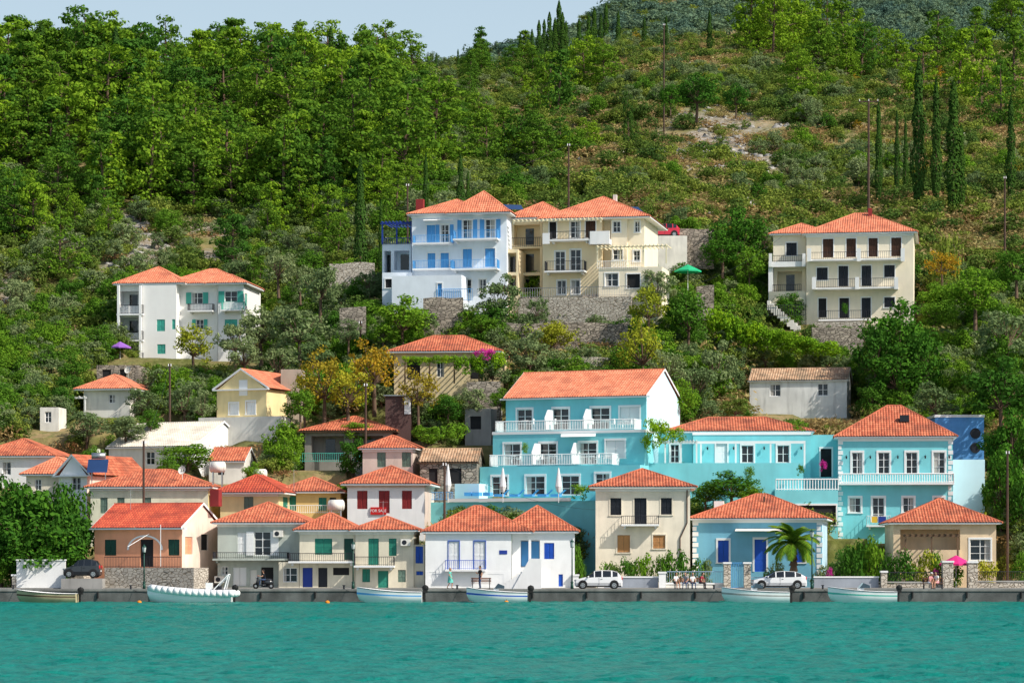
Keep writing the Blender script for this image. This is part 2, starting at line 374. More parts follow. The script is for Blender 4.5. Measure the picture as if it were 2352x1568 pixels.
    def ac(s,px,py,yo=0):
        u=s.U(px,yo);z=s.Z(py,u,yo); s.p('air_conditioner',OFFW).box(u-.4,yo-.35,z-.28,u+.4,yo-.03,z+.28); s.p('air_conditioner_fan',IRON).cyl((u-.1,yo-.36,z),(u-.1,yo-.352,z),.2,n=12)
    def dish(s,px,py,yo=0):
        u=s.U(px,yo);z=s.Z(py,u,yo); D_=s.p('satellite_dish',OFFW); D_.cyl((u,yo-.2,z),(u-.04,yo-.3,z+.03),.12,.38,14,False); D_.cyl((u,yo-.2,z-.8),(u,yo-.2,z),.025); D_.cyl((u,yo-.2,z),(u-.05,yo-.22,z+.01),.12)
    def aerial(s,px,py,pyb,yo=3):
        u=s.U(px,yo);z=s.Z(py,u,yo);zb=s.Z(pyb,u,yo); A=s.p('tv_aerial',METAL); A.cyl((u,yo,zb),(u,yo,z),.02,n=4)
        for i in range(5): A.cyl((u-.35+i*.16,yo-.25,z-.1),(u-.35+i*.16,yo+.25,z-.1),.012,n=3)
        A.cyl((u-.4,yo,z-.1),(u+.4,yo,z-.1),.015,n=3)
    def pergola(s,px0,px1,yo0,yo1,py,pyb,mat,n=3,slats=14,h=.14):
        u0=s.U(px0,yo0);u1=s.U(px1,yo0); z=s.Z(py,u1,yo0);zb=s.Z(pyb,u1,yo0); P=s.p('pergola',mat)
        for i in range(n):
            u=u0+(u1-u0)*i/(n-1); P.box(u-.07,yo0,zb,u+.07,yo0+.14,z)
        P.box(u0-.2,yo0-.02,z,u1+.2,yo0+.1,z+h)
        for i in range(slats):
            u=u0+(u1-u0)*i/(slats-1); P.box(u-.04,yo0-.3,z+h+.003,u+.04,yo1-.01,z+h+.1)

# ---- front row -----------------------------------------------------
b=Bld('peach_house',217,418,230,18,8,1350,1212,PEACH)
b.vol(217,418,0,8,1350,1214,[(240,1238,267,1275,'s',DGRN),(322,1238,352,1300,'x'),(386,1238,412,1275,'s',DGRN)],[(425,1232,442,1272,'s',PEACH),(462,1225,478,1262,'x')],side=PEACHP)  # gable side uses a paler peach: its sunlit brightness put into the colour
b.roof(217,418,0,8,1213,1156,'gx',ov=.5,tile=TILER,gmat=PEACHP)
A=b.p('arch',WHITEP)
for i in range(12):
    q0=math.pi*i/12;q1=math.pi*(i+1)/12;cu=(b.U(292)+b.U(375))/2;R=(b.U(375)-b.U(292))/2;zc=b.Z(1262)
    A.poly(*[(cu+math.cos(q)*r,-.05,zc+math.sin(q)*r*.75) for q,r in ((q0,R),(q1,R),(q1,R-.18),(q0,R-.18))])
b.bx('stone_terrace',STONEL,240,1303,445,1352,-3.2,-.3)
b.rl(240,415,-3.1,1278,1303,IRON,sp=.14,r=.015)
for i in range(8):
    b.p('steps',STONEL).box(b.U(236)-.3-.28*(8-i),-3.0,-1,b.U(236)-.3-.28*(7-i)+.003*i,-1.6,.2*(i)+.1)
b.bx('chimney',REDP,482,1124,502,1162,5.0,5.7)
b.p('awning_frame',WHITEP).cyl((b.U(395),-2.2,b.Z(1300)),(b.U(395),-2.2,b.Z(1205)),.03)
b.p('awning_frame',WHITEP).cyl((b.U(395),-2.2,b.Z(1240)),(b.U(370),-.2,b.Z(1275)),.025)
b.p('awning_frame',WHITEP).cyl((b.U(320),-2.2,b.Z(1255)),(b.U(345),-.2,b.Z(1225)),.025)
b.aerial(300,1120,1170,2); b.done()
b=Bld('grey_house',500,700,232,4,8,1352,1200,GREY)
b.vol(500,700,0,8,1352,1202,[(545,1222,566,1272,'s',WHITEP),(584,1220,622,1275,'o',WHITEP),(535,1302,566,1345,'s',WHITEP),(574,1308,590,1345,'d',OFFW),(600,1302,628,1347,'x'),(508,1300,524,1320,'w')],band=OFFW)
b.roof(500,700,0,8,1201,1153,'hip',ov=.5)
b.balc(488,660,1268,1282,1.2,slab=GREY); b.ac(505,1330); b.ac(640,1225); b.done()
b=Bld('beige_house',688,815,230,2,7,1350,1217,BEIGE)
b.vol(688,815,0,7,1350,1219,[(723,1236,763,1273,'s',GRN),(790,1236,812,1285,'d',DGRN),(695,1303,718,1348,'d',NAVY),(731,1303,752,1348,'d',IRON),(765,1303,802,1320,'x')],band=OFFW)
b.vol(640,687,0.02,6,1350,1290,[(650,1303,683,1336,'w')])
b.roof(688,815,0,7,1218,1178,'hip',ov=.5)
b.balc(662,814,1270,1288,1.0); b.done()
b=Bld('beige_house',816,950,229.5,2,7,1350,1217,BEIGE)
b.vol(816,950,0,7,1350,1219,[(846,1236,870,1297,'s',GRN),(893,1236,911,1276,'s',GRN),(832,1306,850,1336,'s',GRN),(868,1310,892,1350,'d',GRN),(914,1308,932,1336,'s',SHUTG)],band=OFFW)
b.vol(951,975,.3,6,1350,1250,[(953,1254,974,1293,'s',BLU),(956,1311,972,1320,'s',BLU)])
b.roof(816,950,0,7,1218,1186,'hip',ov=.5)
b.balc(812,905,1278,1298,1.0); b.ac(932,1245); b.aerial(880,1150,1190,3); b.done()
b=Bld('white_house',977,1175,228.6,0,8,1357,1220,WHITE)
b.trim=BLU;b.tw=.05
b.vol(977,1175,0,8,1357,1222,[(1030,1242,1055,1306,'s',WHITEP),(1089,1242,1115,1306,'s',WHITEP)])
b.trim=None
b.vol(977,1175,-.02,.019,1357,1311,[(1058,1318,1083,1356,'d',BLU),(1120,1318,1156,1346,'d',BLU),(985,1313,1000,1328,'s',BLU)])
b.vol(1176,1320,.9,7,1357,1222,[(1196,1240,1240,1302,'K'),(1250,1246,1273,1283,'s',BLU),(1225,1315,1240,1335,'s',BLU),(1283,1318,1293,1346,'d',BLU)])
b.p('blue_lining',SKYB).box(b.U(1197,.9),2.02,b.Z(1300),b.U(1239,.9),2.05,b.Z(1242))
b.bx('porch_column',WHITEP,1214,1240,1220,1302,.85,1.05)
b.roof(977,1215,0,8,1222,1161,'hip',ov=.4); b.roof(1150,1320,.9,7,1221,1161,'hip',ov=.4)
b.balc(1022,1115,1286,1307,.7,rail=BLU,brackets=False)
for i in range(9):
    b.p('stair',WHITE).box(b.U(1212)-.30*(9-i),-1.35,-.2,b.U(1212)-.30*(8-i)+.002*i,-.2,.2*(i+1))
b.p('stair',WHITE).box(b.U(1212)+.02,-1.36,-.2,b.U(1243),.88,1.85)
W=b.p('stair_wall',WHITE); x=b.U(1212)
for yy in (-1.5,-1.37):
    W.poly((x-1.4,yy,-.1),(x+1.1,yy,-.1),(x+1.1,yy,2.6),(x+.1,yy,2.6))
W.poly((x-1.4,-1.5,-.1),(x-1.4,-1.37,-.1),(x+.1,-1.37,2.6),(x+.1,-1.5,2.6)); W.box(x+.1,-1.5,2.6,x+1.1,-1.37,2.68)
b.bx('plaque',NAVY,1147,1263,1165,1272,-.03,-.002)
b.bx('basement_step',STONE,1178,1330,1200,1357,-1.3,-.05)
b.done()
b=Bld('cream_house',1368,1585,235,2,8,1350,1118,CREAM)
b.trim=CREAM;b.tw=.1
b.vol(1368,1585,0,8,1350,1120,[(1402,1143,1427,1182,'s',IRON),(1457,1143,1485,1203,'s',IRON),(1518,1143,1543,1181,'s',IRON),(1418,1228,1447,1268,'s',OBRN),(1500,1228,1528,1259,'s',OBRN)],band=WHITEP)
b.roof(1368,1585,0,8,1119,1076,'hip',ov=.6,tile=TILE,corn=OFFW)
b.balc(1427,1514,1184,1203,1.0); b.p('drain_pipe',POLEM).cyl((b.U(1578),-.08,b.Z(1125)),(b.U(1578),-.08,b.Z(1200)),.05); b.p('drain_pipe',POLEM).cyl((b.U(1578),-.08,b.Z(1200)),(b.U(1562),-.08,b.Z(1235)),.05); b.p('drain_pipe',POLEM).cyl((b.U(1562),-.08,b.Z(1235)),(b.U(1562),-.08,b.Z(1300)),.05)
b.done()
b=Bld('blue_house',1592,1888,235,9,10,1348,1190,BLUEW,WHITEP,.16)
b.vol(1592,1888,0,10,1348,1192,[(1649,1240,1674,1291,'s',BLU),(1733,1238,1760,1312,'d',BLU),(1822,1240,1848,1291,'s',BLU)],[(1903,1240,1918,1285,'s',BLU)],side=BLUELIT,band=WHITEP)
b.roof(1592,1888,0,10,1191,1134,'hip',ov=.5)
u1=b.L
for i in range(12):
    for uu in (-.05,u1-.45): b.p('quoins',WHITEP).box(uu,-.04,.2+i*.46,uu+(.5 if i%2 else .35),-.003,.2+i*.46+.36)
b.p('awning',OFFW).poly((b.U(1690),-1.2,b.Z(1219)),(b.U(1800),-1.2,b.Z(1219)),(b.U(1800),-.05,b.Z(1213)),(b.U(1690),-.05,b.Z(1213)))
b.bx('chimney',WHITEP,1640,1150,1662,1172,4,4.6); b.bx('chimney_pipe',POLEM,1753,1140,1757,1178,3,3.12)
b.done()
b=Bld('tan_house',2052,2288,238,3,9,1348,1200,TAN,WHITEP,.14)
b.vol(2052,2288,0,9,1348,1201,[(2068,1215,2205,1330,'k'),(2228,1238,2275,1286,'w')],[(2300,1240,2312,1275,'w')],band=None)
b.bx('porch_wall',TAN,2070,1262,2205,1335,-.25,-.06)
b.pergola(2080,2200,-2.2,0,1232,1330,WOOD,3,10)
b.roof(2052,2288,0,9,1201,1144,'hip',ov=.5); b.done()
# ---- aqua buildings -------------------------------------------------
b=Bld('aqua_house',1926,2188,250,6,9,1245,1003,AQUA,WHITEP,.16)
xs=[(1957,1981),(2017,2043),(2081,2107,),(2144,2170)]
b.vol(1926,2188,0,9,1245,1005,[(a,1038,c,1088,'w') for a,c in xs]+[(1951,1142,1977,1176,'w'),(2004,1142,2031,1198,'w'),(2074,1142,2099,1176,'w'),(2145,1142,2168,1176,'w')],[(2203,1040,2217,1085,'w')],side=AQUAL,band=WHITEP)
b.roof(1926,2188,0,9,1003,931,'hip',ov=.45)
b.balc(1926,2192,1087,1108,.9,rail=WHITEP,sp=.22,r=.035,brackets=False)
b.balc(1990,2046,1184,1205,1.0,rail=WHITEP)
b.p('towels',M('yellow_cloth',(.8,.5,.05),bump=0)).box(b.U(2002,-1),-1.08,b.Z(1200),b.U(2015,-1),-1.05,b.Z(1186)); b.p('towels',NAVY).box(b.U(2017,-1),-1.08,b.Z(1200),b.U(2035,-1),-1.05,b.Z(1186))
for i in range(20):
    for uu in (-.04,b.L-.4): b.p('quoins',WHITEP).box(uu,-.04,.1+i*.46,uu+(.44 if i%2 else .3),-.003,.1+i*.46+.36)
b.vol(2189,2262,3,5,1245,1075,(),(),wall=AQUAL,parapet=.8)
for px in (1944,1999,2062,2125,2180): 
    L_=b.p('wall_lanterns',IRON); u=b.U(px);z=b.Z(1050); L_.cyl((u,-.02,z+.2),(u,-.25,z+.25),.02); L_.cyl((u,-.25,z-.1),(u,-.25,z+.15),.06,.09,6)
b.p('roof_vent',IRON).box(b.U(2068),1.6,b.Z(965),b.U(2090),2.2,b.Z(950))
b.done()
b=Bld('blue_shed',2148,2260,262,0,5,1080,960,SKYB)
b.vol(2148,2260,0,5,1080,958,wall=M('bright_blue_stucco',(.10,.30,.62),dirt=.1)); b.bx('white_coping',WHITEP,2146,952,2262,958,-.05,5)
for z in (995,1028): b.p('fans',IRON).cyl((b.U(2240),-.1,b.Z(z)),(b.U(2240),-.02,b.Z(z)),.5,n=14)
b.done()
b=Bld('aqua_villa',1592,1862,254,3,8,1075,990,AQUA,WHITEP,.14)
b.vol(1592,1862,0,8,1100,991,[(1645,1018,1670,1075,'d',WHITEP),(1703,1022,1731,1062,'w'),(1785,1022,1813,1062,'w')],band=WHITEP)
b.vol(1492,1591,.5,7,1100,991,[(1540,1020,1560,1062,'w')])
b.roof(1530,1862,.4,8,991,958,'hip',ov=.4,corn=WHITEP)
b.pergola(1492,1600,-3.2,0,1016,1070,WHITEP,4,16)
b.bx('pergola_beam',WHITEP,1492,1012,1850,1018,-1.3,-1.15)
for px in (1610,1690,1770,1848): b.bx('pergola_posts',WHITEP,px-2,1018,px+2,1075,-1.28,-1.17)
b.vol(1480,1845,-4,4,1200,1075,wall=AQUA,parapet=.5)
b.vol(1862,1926,1,6,1200,998,[(1885,1030,1910,1095,'x')])
b.vol(1780,1925,-6,3,1220,1125,[(1830,1160,1920,1205,'x')])
b.rl(1782,1925,-5.9,1100,1125,WHITEP,sp=.25,r=.04)
b.bx('chimney',WHITEP,1618,975,1626,1000,2,2.3)
for px in (1625,1685,1755,1840):
    L_=b.p('wall_lanterns',IRON); u=b.U(px);z=b.Z(1030); L_.cyl((u,-.02,z+.2),(u,-.25,z+.25),.02); L_.cyl((u,-.25,z-.1),(u,-.25,z+.15),.06,.09,6)
b.done()
b=Bld('aqua_hotel',1162,1485,252,21,10,985,910,AQUA,WHITEP,.16)
b.vol(1162,1485,0,10,985,911,[(1188,934,1222,984,'w'),(1270,934,1306,984,'w'),(1358,934,1400,984,'w'),(1424,934,1468,972,'s',WHITEP)],side=AQUAL,skirt=8)
b.roof(1162,1485,0,10,910,852,'gx',ov=.5,tile=TILEO,gmat=AQUAL)
b.vol(1132,1480,-2.4,2.6,1067,985,[(1158,1014,1195,1064,'w'),(1240,1014,1278,1064,'w'),(1331,1014,1370,1064,'w'),(1392,1010,1434,1050,'s',WHITEP)],band=WHITEP)
b.rl(1138,1456,-2.3,962,985,WHITEP,sp=.16,r=.03,ret=2)
b.vol(1102,1470,-4.8,2.5,1146,1067,[(1130,1090,1165,1134,'w'),(1208,1090,1251,1134,'w'),(1290,1090,1330,1134,'w'),(1368,1086,1400,1110,'w')],skirt=.1)
b.rl(1125,1405,-4.7,1041,1066,WHITEP,sp=.16,r=.03,ret=2)
b.vol(978,1372,-10,6,1215,1150,[],side=AQUAL)
b.vol(1372,1480,-7,5,1215,1110,[],wall=AQUA)
b.bx('terrace_edge',WHITEP,1028,1142,1310,1150,-10.2,-10.02)
b.vol(1028,1100,-7,3,1150,1110,wall=AQUAL)
for px,p2,yo,py,pb in ((1235,1262,-2.4,938,984),(1322,1352,-2.4,938,984),(1205,1232,-4.8,1018,1066),(1293,1325,-4.8,1018,1066)):
    W=b.p('balcony_partitions',WHITEP); u=b.U((px+p2)/2,yo); za=b.Z(pb);zb=b.Z(py)
    for du in (0,.12): W.poly((u+du,yo+.2,za),(u+du,yo+2.3,za),(u+du,yo+2.3,zb),(u+du,yo+1.0,zb),(u+du,yo+.2,za+1))
    W.poly((u,yo+.2,za),(u+.12,yo+.2,za),(u+.12,yo+.2,za+1),(u,yo+.2,za+1)); W.poly((u,yo+.2,za+1),(u+.12,yo+.2,za+1),(u+.12,yo+1,zb),(u,yo+1,zb))
b.p('awning',WHITEP).poly((b.U(1288,-3.6),-3.6,b.Z(1004)),(b.U(1368,-3.6),-3.6,b.Z(1004)),(b.U(1368,-2.5),-2.45,b.Z(996)),(b.U(1288,-2.5),-2.45,b.Z(996)))
for i,px in enumerate((1150,1185,1218,1250,1280)):
    u=b.U(px,-8); z=b.Z(1140,u,-8); S=b.p('sun_loungers',SKYB); S.box(u-.5,-8.4,z,u+.35,-7.8,z+.22); S.poly((u+.35,-8.4,z+.2),(u+.35,-7.8,z+.2),(u+.8,-7.8,z+.6),(u+.8,-8.4,z+.6))
for px in (1072,1090,1115): b.bx('pool_furniture',SKYB,px-6,1130,px+10,1138,-8,-7.2)
b.rl(975,1040,-9.9,1130,1148,SKYB,sp=.15,r=.02)
for yo,py,l in ((-1.2,984,(1205,1255,1340,1390,1430)),(-3.6,1065,(1175,1225,1270,1355,1390))):
    for px in l:
        u=b.U(px,yo); z=b.Z(py,u,yo); T=b.p('balcony_tables',WHITEP); T.cyl((u,yo,z+.7),(u,yo,z+.74),.4,n=10); T.cyl((u,yo,z),(u,yo,z+.7),.04); T.box(u+.5,yo-.2,z+.4,u+.9,yo+.2,z+.45); T.box(u+.86,yo-.2,z+.45,u+.9,yo+.2,z+.9)
b.done()
# ---- second row left ------------------------------------------------
b=Bld('cream_house',208,478,243,3,8,1230,1118,M('greenish_cream',(.74,.73,.55),dirt=.3))
b.vol(208,478,0,8,1230,1119,[(230,1142,247,1178,'s',SHUTG),(269,1142,286,1178,'s',SHUTG),(330,1142,347,1178,'s',SHUTG)],[(484,1130,494,1160,'s',YEL)],band=WHITEP,side=YEL)
b.roof(208,478,0,8,1119,1078,'hip',ov=.5); b.dish(420,1080,1); b.done()
b=Bld('yellow_house',506,640,243,8,8,1230,1132,YEL)
b.vol(506,640,0,8,1230,1132,[(560,1140,582,1175,'s',SHUTG)],[(650,1138,662,1165,'s',GRN)],band=WHITEP)
b.roof(506,640,0,8,1132,1091,'hip',ov=.7,tile=TILER); b.aerial(675,1078,1130,2); b.done()
b=Bld('ochre_house',640,782,247,3,7,1230,1130,OCH)
b.vol(640,782,0,7,1230,1130,[(660,1138,680,1172,'s',GRN),(732,1142,750,1172,'s',GRN),(757,1142,772,1172,'x')])
b.roof(640,782,0,7,1130,1096,'hip',ov=.5); b.rl(640,782,-.8,1160,1178,WHITEP,sp=.2,r=.02); b.done()
b=Bld('house_for_sale',798,975,244,5,8,1230,1112,WHITE)
b.vol(798,975,0,8,1230,1112,[(820,1126,844,1168,'s',REDP),(870,1126,895,1178,'s',REDP),(923,1126,946,1168,'s',REDP)],side=PINKB,band=PINKB)
b.roof(798,975,0,8,1112,1070,'hip',ov=.6)
b.bx('sale_sign',REDROOF,851,1164,887,1181,-.12,-.02)
tcu=bpy.data.curves.new('sale_lettering','FONT'); tcu.body='FOR SALE'; tcu.size=.34; tcu.align_x='CENTER'; tcu.extrude=.005
to=bpy.data.objects.new('sale_lettering',tcu); COL.objects.link(to); to.parent=b.e; to.rotation_euler=(math.pi/2,0,0); to.location=((b.U(851)+b.U(887))/2,-.13,b.Z(1175)); tcu.materials.append(WHITEP)
b.done()
b=Bld('pinkish_house',833,948,253,8,7,1150,1030,PINKB)
b.vol(833,948,0,7,1150,1030,[(866,1038,886,1072,'s',SHUTG),(923,1038,944,1072,'s',SHUTG)],band=WHITEP)
b.roof(833,948,0,7,1030,1001,'hip',ov=.4); b.done()
b=Bld('old_shed',965,1095,251,5,6,1150,1062,STONE)
b.vol(965,1095,0,6,1150,1064,[(985,1075,1005,1110,'x'),(1030,1075,1060,1110,'x')]); b.roof(965,1095,0,6,1062,1030,'gx',ov=.3,tile=TILEW,corn=WOOD); b.done()
b=Bld('porch_house',700,900,261,6,8,1090,990,M('grey_wall',(.30,.28,.25),dirt=.5))
b.vol(700,900,0,8,1090,991,[(715,1000,790,1055,'k'),(810,1000,880,1050,'k')]); b.roof(700,900,0,8,990,956,'hip',ov=.6,tile=TILE,corn=WOOD)
b.rl(690,860,-1.5,1040,1060,TEALG,sp=.2,r=.02); b.done()
b=Bld('white_warehouse',250,445,262,24,11,1090,1025,OFFW)
b.vol(250,445,0,11,1090,1026,[(335,1035,355,1065,'w')],side=WHITE)
b.roof(250,445,0,11,1025,970,'gx',ov=.3,tile=tilemat('pale_roof_tiles',(.66,.60,.50),(.76,.70,.6),(.5,.45,.38)),gmat=WHITE)
b.done()
b=Bld('red_roof_shed',480,560,256,5,6,1110,1060,OFFW); b.vol(480,560,0,6,1110,1061,[(500,1068,515,1090,'x')]); b.roof(480,560,0,6,1060,1028,'gx',ov=.3); b.done()
b=Bld('orange_roof_house',-60,120,258,5,9,1130,1048,WHITE); b.vol(-60,120,0,9,1130,1048,[(5,1060,25,1090,'w')]); b.roof(-60,120,0,9,1048,1008,'hip',ov=.5); b.done()
b=Bld('orange_roof_house',60,175,250,5,7,1160,1090,CREAM); b.vol(60,175,0,7,1160,1090,[(80,1100,95,1125,'w')]); b.roof(60,175,0,7,1090,1050,'hip',ov=.5,tile=TILEO); b.done()
b=Bld('orange_roof_house',135,200,247,30,8,1160,1092,WHITE); b.vol(135,200,0,8,1160,1092,[(165,1095,185,1125,'w')],side=PEACHP); b.roof(135,200,0,8,1092,1048,'gy',ov=.5,tile=TILE)
b.done()
t=Thing('solar_water_heater',(wx(225,246),246,wz(1085,246))); t.p('tank',METAL,True).cyl((-.6,.4,1.5),(.6,.4,1.5),.28,n=14); t.p('collector',SOLAR).poly((-.9,-.6,0),(.9,-.6,0),(.9,.3,1.2),(-.9,.3,1.2)); t.p('frame',METAL).cyl((-.6,.4,-1.2),(-.6,.4,1.3),.04); t.p('frame',METAL).cyl((.6,.4,-1.2),(.6,.4,1.3),.04); t.done()
def tank(px,py,Y,r=.5):
    t=Thing('roof_water_tank',(wx(px,Y),Y,wz(py,Y))); P=t.p('tank',OFFW,True); P.cyl((-r*1.1,0,0),(r*1.1,0,0),r,n=14); P.ell((-r*1.1,0,0),(r*.4,r,r)); P.ell((r*1.1,0,0),(r*.4,r,r)); Q=t.p('stand',METAL)
    for x in (-.4,.4): Q.box(x-.05,-.3,-2.2,x+.05,.3,-r*.9)
    t.done()
tank(500,1072,246); tank(772,1160,240); tank(597,1088,250,.45); tank(218,1040,262,.4)
b=Bld('yellow_gable_house',498,612,268,22,8,955,893,YEL,WHITEP,.12)
b.vol(498,612,0,8,955,893,[(527,924,547,950,'s',WHITEP),(566,921,586,950,'s',WHITEP)],wall=YEL,side=YEL)
b.bx('attic_window',WHITEP,549,872,568,908,-.05,-.003)
b.roof(498,612,0,8,893,853,'gy',ov=.4,gmat=YEL,tile=TILEO)
b.vol(456,645,-1.5,2,1010,955,wall=OFFW); b.done()
b=Bld('small_house',192,298,278,10,7,960,894,OFFW)
b.vol(192,298,0,7,960,894,[(250,905,265,925,'w')]); b.roof(192,298,0,7,894,862,'hip',ov=.8,tile=TILEO); b.pergola(150,195,-.5,1,915,960,WHITEP,2,5); b.done()
b=Bld('stone_hut',222,318,290,3,5,890,838,STONE); b.vol(222,318,0,5,890,838,[(235,848,255,880,'x'),(275,848,290,880,'x')]); b.dish(295,850); b.done()
b=Bld('concrete_shed',645,694,272,0,4,940,848,M('rust_concrete',(.42,.35,.28),dirt=.5)); b.vol(645,694,0,4,940,848); b.done()
b=Bld('long_villa',905,1152,270,4,7,880,808,M('vine_wall',(.74,.60,.36),dirt=.3))
b.vol(905,1152,0,7,880,808,[(935,825,965,870,'x'),(1003,828,1020,865,'w'),(1080,825,1110,870,'x')])
b.roof(905,1140,0,7,808,771,'hip',ov=.7,tile=TILE); b.pergola(930,1100,-2.2,0,826,880,WOOD,4,14); b.done()
b=Bld('white_shed',1722,1945,275,11,6,960,872,M('peeling_white_stucco',(.76,.76,.73),dirt=.6))
b.vol(1722,1945,0,6,960,873,[(1768,880,1793,908,'w'),(1878,880,1902,908,'w')]); b.roof(1722,1945,0,6,873,846,'gx',ov=.25,tile=TILEW,corn=OFFW); b.done()
t=Thing('dark_shed',(wx(885,262),262,wz(965,262))); t.p('walls',M('rusty_dark',(.09,.05,.045),dirt=.4)).box(0,0,-3,2.4,3,2.3); t.p('white_door',WHITEP).box(1.8,-.05,.6,2.4,-.01,2.4); t.p('roof_sheet',METAL).box(-.15,-.2,2.303,2.55,3.1,2.38); t.done()
b=Bld('concrete_outbuilding',1068,1128,262,15,4,1020,945,CONC); b.vol(1068,1128,0,4,1020,945,[(1080,955,1105,985,'x')],parapet=.3); b.done()
b=Bld('white_hut',92,135,272,5,3,980,935,OFFW); b.vol(92,135,0,3,980,935,[(103,945,118,970,'w')]); b.done()
# ---- upper villas ----------------------------------------------------
b=Bld('white_villa',326,558,302,8,9,832,650,M('bright_white_stucco',(.85,.84,.81),dirt=.06,var=.03),None)
b.vol(326,405,0,9,832,652,[(360,733,379,760,'s',TEALG),(395,733,404,756,'s',TEALG),(361,790,380,812,'s',TEALG)],skirt=6)
b.vol(406,500,1.6,8,832,652,[(440,671,466,697,'o',TEALG),(450,733,468,756,'o',TEALG),(450,790,470,812,'s',TEALG)])
b.vol(501,560,.8,8,832,652,[(516,668,545,694,'o',TEALG),(516,733,545,756,'s',TEALG)],[(563,672,568,700,'s',TEALG)])
b.vol(270,325,.6,8.4,832,655,[(276,668,320,702,'k'),(276,728,320,764,'k'),(276,790,320,815,'k')])
for py in (722,782,832): b.balc(268,328,py-22,py-2,1.0,yo=.6,brackets=False)
b.balc(430,488,697,712,1.0,yo=1.6); b.balc(507,558,692,710,.9,yo=.8,rail=TEALG)
for px in (272,322): b.bx('columns',WHITEP,px-3,655,px+2,832,-.4,-.1)
for px0,px1,yo,D,pr in ((268,420,0.3,8.5,614),(380,560,1,8,618),(480,562,.6,7,634)): b.roof(px0,px1,yo,D,651,pr,'hip',ov=.4,tile=TILEO)
b.done()
b=Bld('blue_white_hotel',946,1164,290,10,10,690,490,BWHITE,WHITEP,.1)
b.vol(946,1164,0,10,690,491,[(980,513,1000,556,'s',SKYB),(1012,513,1031,556,'o',SKYB),(1063,503,1084,546,'o',SKYB),(1115,503,1137,546,'o',SKYB),
 (982,578,1000,615,'s',SKYB),(1012,578,1031,615,'s',SKYB),(1063,570,1084,612,'s',SKYB),(1114,570,1137,612,'s',SKYB),(1005,640,1021,672,'s',SKYB),(1063,640,1083,672,'w'),(1100,640,1117,672,'w')],skirt=4,band=WHITEP)
b.balc(947,1035,539,556,1.3,rail=SKYB,brackets=False); b.balc(1040,1142,527,546,1.5,rail=SKYB); b.balc(947,1035,597,615,1.3,rail=SKYB,brackets=False); b.balc(1037,1142,595,615,1.5,rail=SKYB)
b.vol(900,1060,-3.5,3.4,700,640,[(1005,650,1015,680,'s',SKYB)],parapet=.4); b.vol(878,945,-1,6,700,636,[(885,640,900,660,'x')],parapet=.5)
b.rl(1003,1085,-3.6,663,690,SKYB,sp=.2,r=.02)
b.vol(878,944,1.5,6,640,560,[(882,575,898,625,'k'),(905,575,940,620,'k')]); b.rl(880,944,1.4,546,560,NAVY,sp=.2,r=.025)
b.pergola(878,944,1.0,6,514,560,NAVY,3,9,h=.2)
b.roof(946,1120,0,10,490,461,'hip',ov=.5,tile=TILEO); b.roof(1035,1164,-.6,10,489,445,'hip',ov=.5,tile=TILEO)
b.bx('chimney',REDP,955,457,972,490,3,3.7)
for px in (980,1012,1062,1115):
    b.p('awnings',WHITEP).poly((b.U(px-8,-.9),-.9,b.Z(505)),(b.U(px+28,-.9),-.9,b.Z(505)),(b.U(px+28),-.08,b.Z(500)),(b.U(px-8),-.08,b.Z(500)))
Q=b.p('solar_panels',SOLAR); u=b.U(1175);z=b.Z(474)
Q.poly((u-1.0,1.5,z-.1),(u+1.0,1.5,z-.2),(u+.5,3.0,z+.5),(u-1.5,3.0,z+.6)); b.done()
b=Bld('sand_hotel',1246,1382,289,12,11,676,500,SAND,WHITEP,.1)
b.vol(1246,1382,0,11,676,500,[(1262,507,1278,545,'x'),(1310,507,1332,545,'w'),(1345,507,1368,545,'s',BRN),(1275,575,1298,620,'w'),(1310,572,1334,622,'w'),(1280,642,1300,674,'w'),(1312,642,1332,674,'w')],skirt=5)
b.vol(1383,1402,1.5,9,676,500,wall=PSAND); b.vol(1403,1440,.2,10,676,500,[(1408,508,1425,533,'w'),(1408,572,1430,596,'w')],wall=PSAND,side=PSAND)  # right part in paler stucco than the front: sunlit tone put into the colour
b.vol(1441,1480,.6,9,676,500,[(1458,508,1470,533,'w'),(1455,575,1470,600,'w')],wall=PSAND)
b.vol(1168,1245,2.2,9,676,500,[(1180,515,1240,562,'k'),(1180,570,1240,625,'k'),(1180,632,1240,670,'k')],skirt=5)
b.vol(1140,1190,-.5,4,676,572,[(1148,580,1186,625,'k'),(1148,632,1186,668,'k')])
b.rl(1145,1243,1.9,545,566,IRON,sp=.2,r=.02)
b.balc(1262,1352,530,548,1.3,slab=WHITE); b.balc(1250,1342,598,620,1.4,slab=WHITE)
b.bx('parapet',WHITE,1355,530,1400,560,-1.3,-1.1); b.bx('parapet',WHITE,1246,535,1262,560,-1.3,-1.1)
b.vol(1352,1400,-1.2,1.2,560,548,wall=WHITE,skirt=0)
b.pergola(1372,1530,-3.5,0,566,605,M('cream_paint',(.8,.72,.5),bump=0),4,18); b.pergola(1180,1380,-.9,0,505,510,M('cream_paint',(.8,.72,.5)),2,22)
b.vol(1375,1520,-3.6,5,690,612,[(1390,625,1420,655,'w'),(1440,628,1470,660,'x')],wall=PSAND); b.rl(1372,1470,-3.7,598,615,WHITEP,sp=.2,r=.02)
b.vol(1190,1450,-5,3,700,680,wall=STONEL); b.rl(1190,1445,-5,657,679,METAL,sp=.25,r=.015)
b.roof(1168,1300,1.8,9,500,468,'hip',ov=.5,tile=TILEO); b.roof(1246,1485,0,11,499,452,'hip',ov=.5,tile=TILEO)
b.bx('chimney',OFFW,1408,447,1416,470,5,5.5)
Q=b.p('solar_panels',SOLAR); u=b.U(1430);z=b.Z(480)
